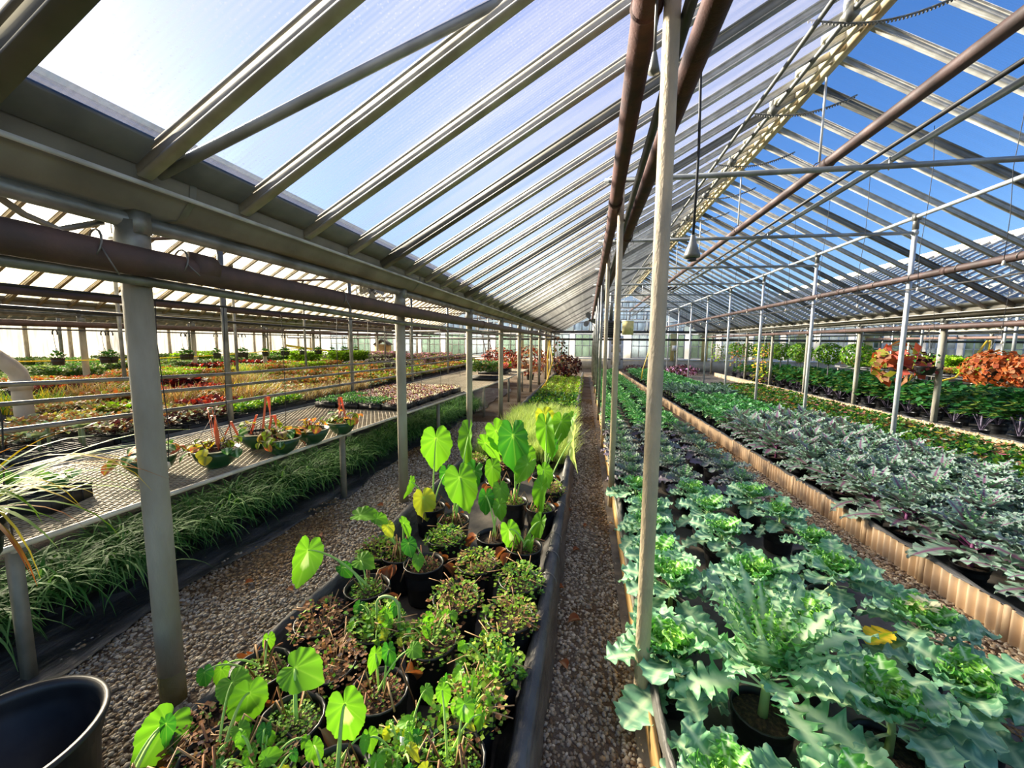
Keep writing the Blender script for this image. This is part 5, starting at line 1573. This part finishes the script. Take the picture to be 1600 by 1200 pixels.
bowl_basket(-2.52, 2.86, .15, 'leafy begonia bowl at the bench front with glossy drooping leaves', 3, 34, [(.03, 0, .20, .024, .03), (.06, .03, .36, .022, .02)], [3, 0, 4, 2, 0])
bowl_basket(-2.86, 2.98, .15, 'begonia bowl behind the glossy leafed one', 4, 22, [(.05, 0, .17, .02, -.05), (.14, .04, .14, .02, .05)], [0, 1, 3, 0])
bowl_basket(-2.50, 3.22, .15, 'half empty green bowl with a few reddish begonia leaves', 5, 15, [(-.02, -.02, .10, .03, .02)], [4, 2, 1, 0])
bowl_basket(-2.46, 3.62, .14, 'farthest begonia bowl with a trailing shoot over the bench edge', 6, 30, [(-.02, 0, .26, .028, .0), (-.06, .0, .18, .02, .05)], [3, 0, 0, 2])

# trays
def tray_mesh(w, d, h, name='tray'):
    b = MB()
    b.box(-w / 2, w / 2, -d / 2, d / 2, 0, .006)
    for a, b_, c, e in ((-w / 2, w / 2, -d / 2, -d / 2 + .008), (-w / 2, w / 2, d / 2 - .008, d / 2), (-w / 2, -w / 2 + .008, -d / 2, d / 2), (w / 2 - .008, w / 2, -d / 2, d / 2)):
        b.box(a, b_, c, e, 0, h)
        b.box(a - .004, b_ + .004, c - .004, e + .004, h - .008, h)
    for k in range(1, 6):
        x = -w / 2 + w * k / 6
        b.box(x - .003, x + .003, -d / 2 - .004, d / 2 + .004, .0, h)
    for k in range(1, 4):
        y = -d / 2 + d * k / 4
        b.box(-w / 2 - .004, w / 2 + .004, y - .003, y + .003, .0, h)
    return b.mesh(name, M['tray'])
TR = {}
def tray(w, d, h):
    k = (w, d, h)
    if k not in TR:
        b = MB().box(-w / 2 + .01, w / 2 - .01, -d / 2 + .01, d / 2 - .01, h * .6, h * .82)
        TR[k] = (tray_mesh(w, d, h), b.mesh('soil', M['soil']))
    return TR[k]
FO = {}
def fol(kind, v, w, d):
    k = (kind, v, w, d)
    if k in FO:
        return FO[k]
    g_ = rng(abs(hash(kind)) % 1 + 1000 + v * 17 + sum(map(ord, kind)))
    b = MB()
    n, cols, h, size, form = KIND[kind]
    n = int(n * w * d / .15)
    P = np.stack([g_.uniform(-w / 2, w / 2, n), g_.uniform(-d / 2, d / 2, n), g_.uniform(.2, 1, n) ** .7 * h], 1)
    if form == 'mound':
        D = np.stack([g_.normal(0, .7, n), g_.normal(0, .7, n), g_.uniform(.1, 1, n)], 1)
        leaf_fan(b, P, D, g_.uniform(.7, 1.3, n) * size, .42, pick(g_, cols, n))
    elif form == 'spike':
        P[:, 2] = 0
        strips(b, P, g_.uniform(0, 6.28, n), g_.uniform(.6, 1.2, n) * h * 1.3, g_.uniform(.8, 1.5, n), g_.uniform(-.2, 1.1, n), size * np.ones(n), pick(g_, cols, n) * .8, pick(g_, cols, n), 4)
    elif form == 'rosette':
        for c in range(max(3, n // 12)):
            p = np.array([g_.uniform(-w / 2, w / 2), g_.uniform(-d / 2, d / 2), h * g_.uniform(.4, .9)])
            a = np.arange(12) * 2.4
            leaf_fan(b, np.tile(p, (12, 1)), np.stack([np.cos(a), np.sin(a), .15 + .1 * np.arange(12)], 1), size * (1 - .04 * np.arange(12)), .45, pick(g_, cols, 12), .15)
            b.tube([(p[0], p[1], 0), tuple(p)], .012, 5, G['greyg'])
    FO[k] = b.mesh('foliage', M['leaf'])
    return FO[k]
KIND = dict(
    sedum_brown=(420, ['dead', 'brown', 'olive', 'greyg'], .13, .045, 'mound'), sedum_grey=(420, ['dead', 'greyg', 'succ', 'brown'], .12, .045, 'mound'), sedum_green=(520, ['lime', 'lime2', 'grass'], .13, .04, 'mound'),
    dark_red=(420, ['burg2', 'burg', 'dead2', 'greyg'], .12, .05, 'mound'), red=(360, ['red', 'coral', 'burg'], .14, .06, 'mound'), orange=(330, ['orange', 'brown', 'olive', 'moss', 'dead'], .2, .06, 'mound'),
    olive=(380, ['olive', 'moss', 'lime2', 'brown'], .16, .06, 'mound'), yellowg=(420, ['lime', 'lime2', 'olive'], .2, .06, 'mound'), green=(420, ['grass', 'moss', 'greyg'], .2, .06, 'mound'), orange_spike=(220, ['dead', 'beige', 'olive', 'tan'], .28, .014, 'spike'),
    grey_spike=(330, ['greyg', 'beige', 'brown'], .17, .010, 'spike'), green_spike=(240, ['lime2', 'grass2', 'yellow'], .24, .014, 'spike'), paddle=(40, ['succ', 'greyg', 'succ'], .22, .12, 'rosette'), burg=(360, ['burg', 'burg2', 'red'], .25, .09, 'mound'),
    seedling=(420, ['grass', 'kale', 'grass2'], .06, .03, 'mound'), seed_white=(420, ['white', 'dead2', 'burg', 'brown', 'white', 'mauve'], .05, .03, 'mound'), mauve=(420, ['mauve', 'moss', 'olive', 'mauve', 'plum'], .4, .07, 'mound'), tall_green=(420, ['moss', 'greyg', 'grass'], .38, .07, 'mound'),
    lime_tall=(420, ['lime2', 'lime2', 'moss', 'lime'], .5, .08, 'mound'), grey_dark=(360, ['plum', 'greyg', 'burg2'], .3, .07, 'mound'), coral=(400, ['coral', 'pink', 'salmon'], .25, .06, 'mound'), young=(60, ['grass', 'grass2', 'kale'], .10, .09, 'mound'))
WORD = dict(sedum_brown='brownish sedum', sedum_grey='grey-beige succulents', sedum_green='bright green sedum', dark_red='dark red sedum', red='red-leaved plants', orange='orange-tinged plants', olive='olive green plants', yellowg='yellow-green plants',
            green='green leafy plants', orange_spike='spiky orange plants', grey_spike='grey-brown tufted plants', green_spike='strappy green plants', paddle='paddle-leaved grey succulents', burg='burgundy leaved plants', seedling='green seedlings', seed_white='whitish seedlings',
            mauve='mauve flowers', tall_green='tall green plants', lime_tall='tall lime green plants', grey_dark='dark grey-purple plants', coral='coral pink plants', young='young green plants')
def tray_plant(kind, x, y, z, w, d, h, v, label, group=None, rz=0.0, dz=0.0, cat='plant tray'):
    t = thing('plant_tray', label, cat, (x, y, z), rz, group)
    a, b = tray(w, d, h)
    put(a, 'tray', t)
    put(b, 'soil', t)
    put(fol(kind, v, w, d), 'foliage', t, Matrix.Translation((0, 0, h * .8 + dz)), kind='stuff')
    return t
tray_plant('young', -3.14, 1.62, BZ, .5, .26, .09, 0, 'black tray of young white-tipped plants at the left end of the mesh bench', rz=.35)
tray_plant('young', -3.3, 1.30, BZ, .5, .26, .09, 1, 'black tray of young plants under the long yellow-green grass blades', rz=.35)
for i in range(4):
    for j in range(5):
        kd = 'seedling' if (j == 0 and i < 3) or (i == 0 and j < 2) else 'seed_white'
        tray_plant(kd, -3.66 + .345 * i + .02 * j, 5.24 + .46 * j, BZ, .33, .44, .075, (i + j) % 2, 'black cell tray of %s, %s from the front, %s column from the back rail' % (WORD[kd], nth(j), nth(i)), 'cell trays of seedlings on the mesh bench')
tray_plant('tall_green', -2.55, 9.7, BZ, .72, .5, .09, 0, 'tray of bushy dark green plants standing alone on the mesh bench', cat='plant tray')
tray_plant('coral', -2.75, 11.6, BZ, .8, .6, .09, 0, 'tray of coral pink plants near the far end of the mesh bench')
tray_plant('yellowg', -2.95, 12.6, BZ, 1.0, .6, .09, 0, 'tray of yellow-green plants behind the coral pink ones on the mesh bench')

# benches of succulents behind the mesh bench
def flat_bench(name, label, x0, x1, y0, y1, z):
    t = thing(name, label, 'bench', ((x0 + x1) / 2, (y0 + y1) / 2, 0))
    w, d = (x1 - x0) / 2, (y1 - y0) / 2
    MB().box(-w, w, -d, d, z - .04, z).build('bench_top', M['bench_grey'], t)
    MB().box(w - .02, w + .015, -d, d, z - .05, z + .045).build('side_board', M['bench_grey'], t)
    MB().box(-w - .015, -w + .02, -d, d, z - .05, z + .045).build('side_board', M['bench_grey'], t)
    n = int(d * 2 / 2.4)
    for k in range(n + 1):
        for sx in (-w + .1, w - .1):
            MB().box(sx - .03, sx + .03, -d + .2 + k * 2.35 - .03, -d + .2 + k * 2.35 + .03, 0, z - .04).build('leg', M['leg'], t)
flat_bench('flat_bench', 'grey bench of succulent trays directly behind the mesh bench', -5.75, -4.13, 0, 17, .70)
flat_bench('flat_bench', 'second grey bench of trays left of the succulent bench', -7.85, -6.2, 1.5, 18, .70)
flat_bench('flat_bench', 'third bench deep in the left bay with coloured foliage', -10.1, -8.5, 3.2, 19, .72)
flat_bench('flat_bench', 'bench before the white side wall with green plants', -13.6, -11.2, 4.5, 19, .62)
flat_bench('flat_bench', 'farthest left bench along the white side wall', -17.6, -15.0, 7.0, 19.5, .62)
Z1 = .70
near_row = ['paddle', 'paddle', 'dark_red', 'dark_red', 'sedum_green', 'sedum_green', 'grey_spike', 'grey_spike', 'grey_spike', 'sedum_grey', 'olive', 'sedum_brown', 'sedum_grey', 'olive', 'sedum_brown', 'olive', 'orange', 'olive', 'orange', 'olive', 'yellowg', 'olive', 'orange', 'olive']
mid_row = ['sedum_brown', 'sedum_grey', 'sedum_grey', 'sedum_brown', 'red', 'orange_spike', 'sedum_brown', 'sedum_brown', 'orange', 'sedum_brown', 'orange', 'olive', 'orange', 'olive', 'yellowg', 'orange', 'olive', 'sedum_brown', 'olive', 'orange', 'olive', 'mauve', 'mauve', 'green']
far_row = ['sedum_grey', 'orange_spike', 'sedum_brown', 'olive', 'orange_spike', 'orange', 'green_spike', 'sedum_brown', 'orange', 'olive', 'orange', 'yellowg', 'orange', 'olive', 'grey_dark', 'grey_dark', 'orange', 'olive', 'mauve', 'orange', 'mauve', 'mauve', 'olive', 'green']
def bench_rows(bx, bname, rows, y0, dy, w, d, z, dzs=1.0, ymin=.25):
    for c, (x, kinds) in enumerate(zip(bx, rows)):
        for i, kd in enumerate(kinds):
            y = y0 + dy * i
            if y < -x * .5 or y > 18.2:
                continue
            tray_plant(kd, x + rr.uniform(-.02, .02), y, z, w, d, .08, (i + c) % 2, 'tray of %s, %s from front, %s row of %s' % (WORD[kd], nth(i), nth(c), bname), 'trays on the %s' % bname, rz=rr.uniform(-.05, .05))
bench_rows((-4.42, -4.92, -5.44), 'succulent bench', (near_row, mid_row, far_row), 1.9, .62, .46, .56, Z1)
r2 = lambda s: [s[(i * 5 + 3) % len(s)] for i in range(24)]
bench_rows((-6.5, -7.05, -7.6), 'second grey bench', (['orange_spike', 'sedum_brown', 'orange', 'red'] + mid_row[4:], ['orange', 'green_spike', 'orange_spike', 'olive', 'burg'] + far_row[5:], ['burg', 'orange', 'burg', 'orange', 'green_spike', 'olive'] + near_row[8:]), 3.1, .66, .5, .6, Z1)
bench_rows((-8.85, -9.7), 'third bench', (['burg', 'orange', 'orange', 'yellowg', 'orange', 'green_spike', 'orange', 'olive', 'yellowg', 'orange', 'lime_tall', 'lime_tall', 'grey_dark', 'grey_dark', 'mauve', 'mauve', 'mauve'], ['green', 'orange', 'red', 'orange', 'yellowg', 'burg', 'green', 'olive', 'orange', 'lime_tall', 'yellowg', 'grey_dark', 'mauve', 'mauve', 'green', 'mauve', 'green']), 4.4, .88, .78, .8, .72)
bench_rows((-11.7, -12.9), 'side wall bench', (['green', 'tall_green', 'orange', 'orange', 'tall_green', 'green', 'burg', 'green', 'yellowg', 'lime_tall', 'green', 'grey_dark', 'olive'], ['tall_green', 'green', 'tall_green', 'tall_green', 'green', 'lime_tall', 'tall_green', 'green', 'tall_green', 'lime_tall', 'green', 'green', 'green']), 6.0, 1.02, 1.0, .95, .62)
bench_rows((-15.7, -16.9), 'farthest left bench', (['green', 'tall_green', 'green', 'olive', 'green', 'lime_tall', 'green', 'tall_green', 'green', 'green'], ['tall_green', 'tall_green', 'green', 'tall_green', 'green', 'tall_green', 'green', 'green', 'olive', 'green']), 8.4, 1.05, 1.0, .95, .62)
# benches right of the tall kale, before the end wall
flat_bench('flat_bench', 'low bench of orange and yellow plants before the right end wall', 12.2, 14.6, 12.8, 22.5, .62)
flat_bench('flat_bench', 'far right bench of yellow-green plants by the windows', 16.2, 18.4, 17.5, 23.5, .62)
for c, x in enumerate((12.7, 14.0)):
    for i in range(9):
        y = 13.4 + 1.02 * i
        kd = ['orange', 'olive', 'yellowg', 'orange', 'olive'][(i + 2 * c) % 5] if c == 0 else ['lime_tall', 'yellowg', 'lime_tall'][i % 3]
        tray_plant(kd, x, y, .62, 1.1, .95, .08, i % 2, 'tray of %s, %s from front, %s row of low right bench' % (WORD[kd], nth(i), nth(c)), 'trays on the low right bench')
for c, x in enumerate((16.8, 17.8)):
    for i in range(5):
        tray_plant(['yellowg', 'lime_tall', 'green'][(i + c) % 3], x, 18.2 + 1.1 * i, .62, .95, 1.0, .08, i % 2, 'tray of %s, %s from front, %s row of far right bench' % (WORD[['yellowg', 'lime_tall', 'green'][(i + c) % 3]], nth(i), nth(c)), 'trays on the far right bench')
for c in range(2):
    for i in range(11):
        x, y = 10.5 + .75 * c, 11.6 + .85 * i
        me_ = low_plant('gd', ['plum', 'burg2', 'dkgreen', 'greyg'], 150, .34, .30, .12, 33)
        t = thing('dark_pot_plant', 'dark purple-grey pot plant, %s from the front, %s row behind the tall kale' % (nth(i), nth(c)), 'plant', (x, y, 0), rr.uniform(0, 6), 'dark plants behind the tall kale')
        put(small_pot(.16, .2), 'pot', t)
        put(me_[i % 2], 'foliage', t, Matrix.Translation((0, 0, .08)), kind='stuff')

# small black hanging pots on hooks, far left
HP = []
for v in range(2):
    HP.append(low_plant('hp', ['dkgreen', 'grass', 'moss'], 40, .085, .12, .065, 51)[v])
hookm = MB()
a = np.linspace(-.5, 3.6, 12)
hookm.tube([(.06 * math.cos(q) + .0, 0, .57 + .06 * math.sin(q)) for q in a[::-1]], .011, 5)
hookm.tube([(.0, 0, .08), (-.045, 0, .58)], .004, 4)
for k in range(3):
    hookm.tube([(.1 * math.cos(k * 2.1), .1 * math.sin(k * 2.1), .0), (0, 0, .30)], .003, 4)
hookm = hookm.mesh('hook_wire', M['wire'])
for i in range(20):
    y = 4.75 + .52 * i + .2 * (i % 3)
    t = thing('small_hanging_pot', 'small black hanging pot on a wire hook by the side wall, %s from left' % nth(i), 'hanging pot', (-9.3, y, 1.22), 0, 'small black hanging pots by the side wall')
    put(small_pot(.09, .13), 'pot', t)
    put(hookm, 'hook_wire', t)
    put(HP[i % 2], 'foliage', t, Matrix.Translation((0, 0, .04)), kind='stuff')
def tape_strip(x, y0, y1, z0, z1, sag, w, label):
    P = np.array([[(x, y0 + (y1 - y0) * q, z0 + (z1 - z0) * q - sag * math.sin(math.pi * q) + e) for e in (0, w)] for q in np.linspace(0, 1, 24)])
    tag(MB().grid(np.concatenate([P, P[:, ::-1] + [.004, 0, 0]], 1)).build('caution_tape', M['tape']), label, 'tape')
tape_strip(-11, 13.0, 17.2, 1.46, 1.14, .06, .08, 'broad yellow caution tape strung slack near the wooden cabinet')
tape_strip(-10.3, 5.0, 12.8, 1.27, 1.40, .10, .022, 'thin stretched yellow tape running before the white side wall')
dp = thing('downpipe', 'white plastic downpipe with an elbow at the left frame edge', 'pipe', (-6.0, 3.2, 0))
MB().tube([(0, 0, 0), (0, 0, 1.26), (0, -.012, 1.33), (0, -.06, 1.40), (0, -.6, 1.95)], .075, 16).build('pipe_run', M['pvc'], dp, True)
MB().tube([(0, 0, 1.14), (0, 0, 1.25)], .088, 16).build('pipe_socket', M['pvc'], dp, True)

# long bladed plant entering at the left edge, in a hanging pot
sp = thing('blade_plant', 'plant with long arching yellow-green blades at the left frame edge', 'plant', (-2.36, 1.02, .84))
put(pot_mesh(.14, .16)[0], 'pot', sp)
g_ = rng(77)
for k in range(56):
    b = MB()
    az = g_.uniform(-.7, 1.5)
    c0 = [G['grass2'], G['grass'], G['lime2'], G['pale2']][g_.integers(0, 4)]
    c1 = [c0, c0, G['orange'], G['yellow']][g_.integers(0, 4)]
    strips(b, [(g_.normal(0, .03), g_.normal(0, .03), .14)], az, g_.uniform(.45, .85), g_.uniform(.5, 1.3), g_.uniform(-1.5, -.1), g_.uniform(.012, .02), c0, c1, 8)
    b.build('blade', M['leaf'], sp, True)
b = MB()
for k in range(3):
    b.tube([(.13 * math.cos(k * 2.1), .13 * math.sin(k * 2.1), .15), (0, 0, .55), (0, 0, 1.12)], .003, 4)
b.build('hanger_wire', M['wire'], sp)
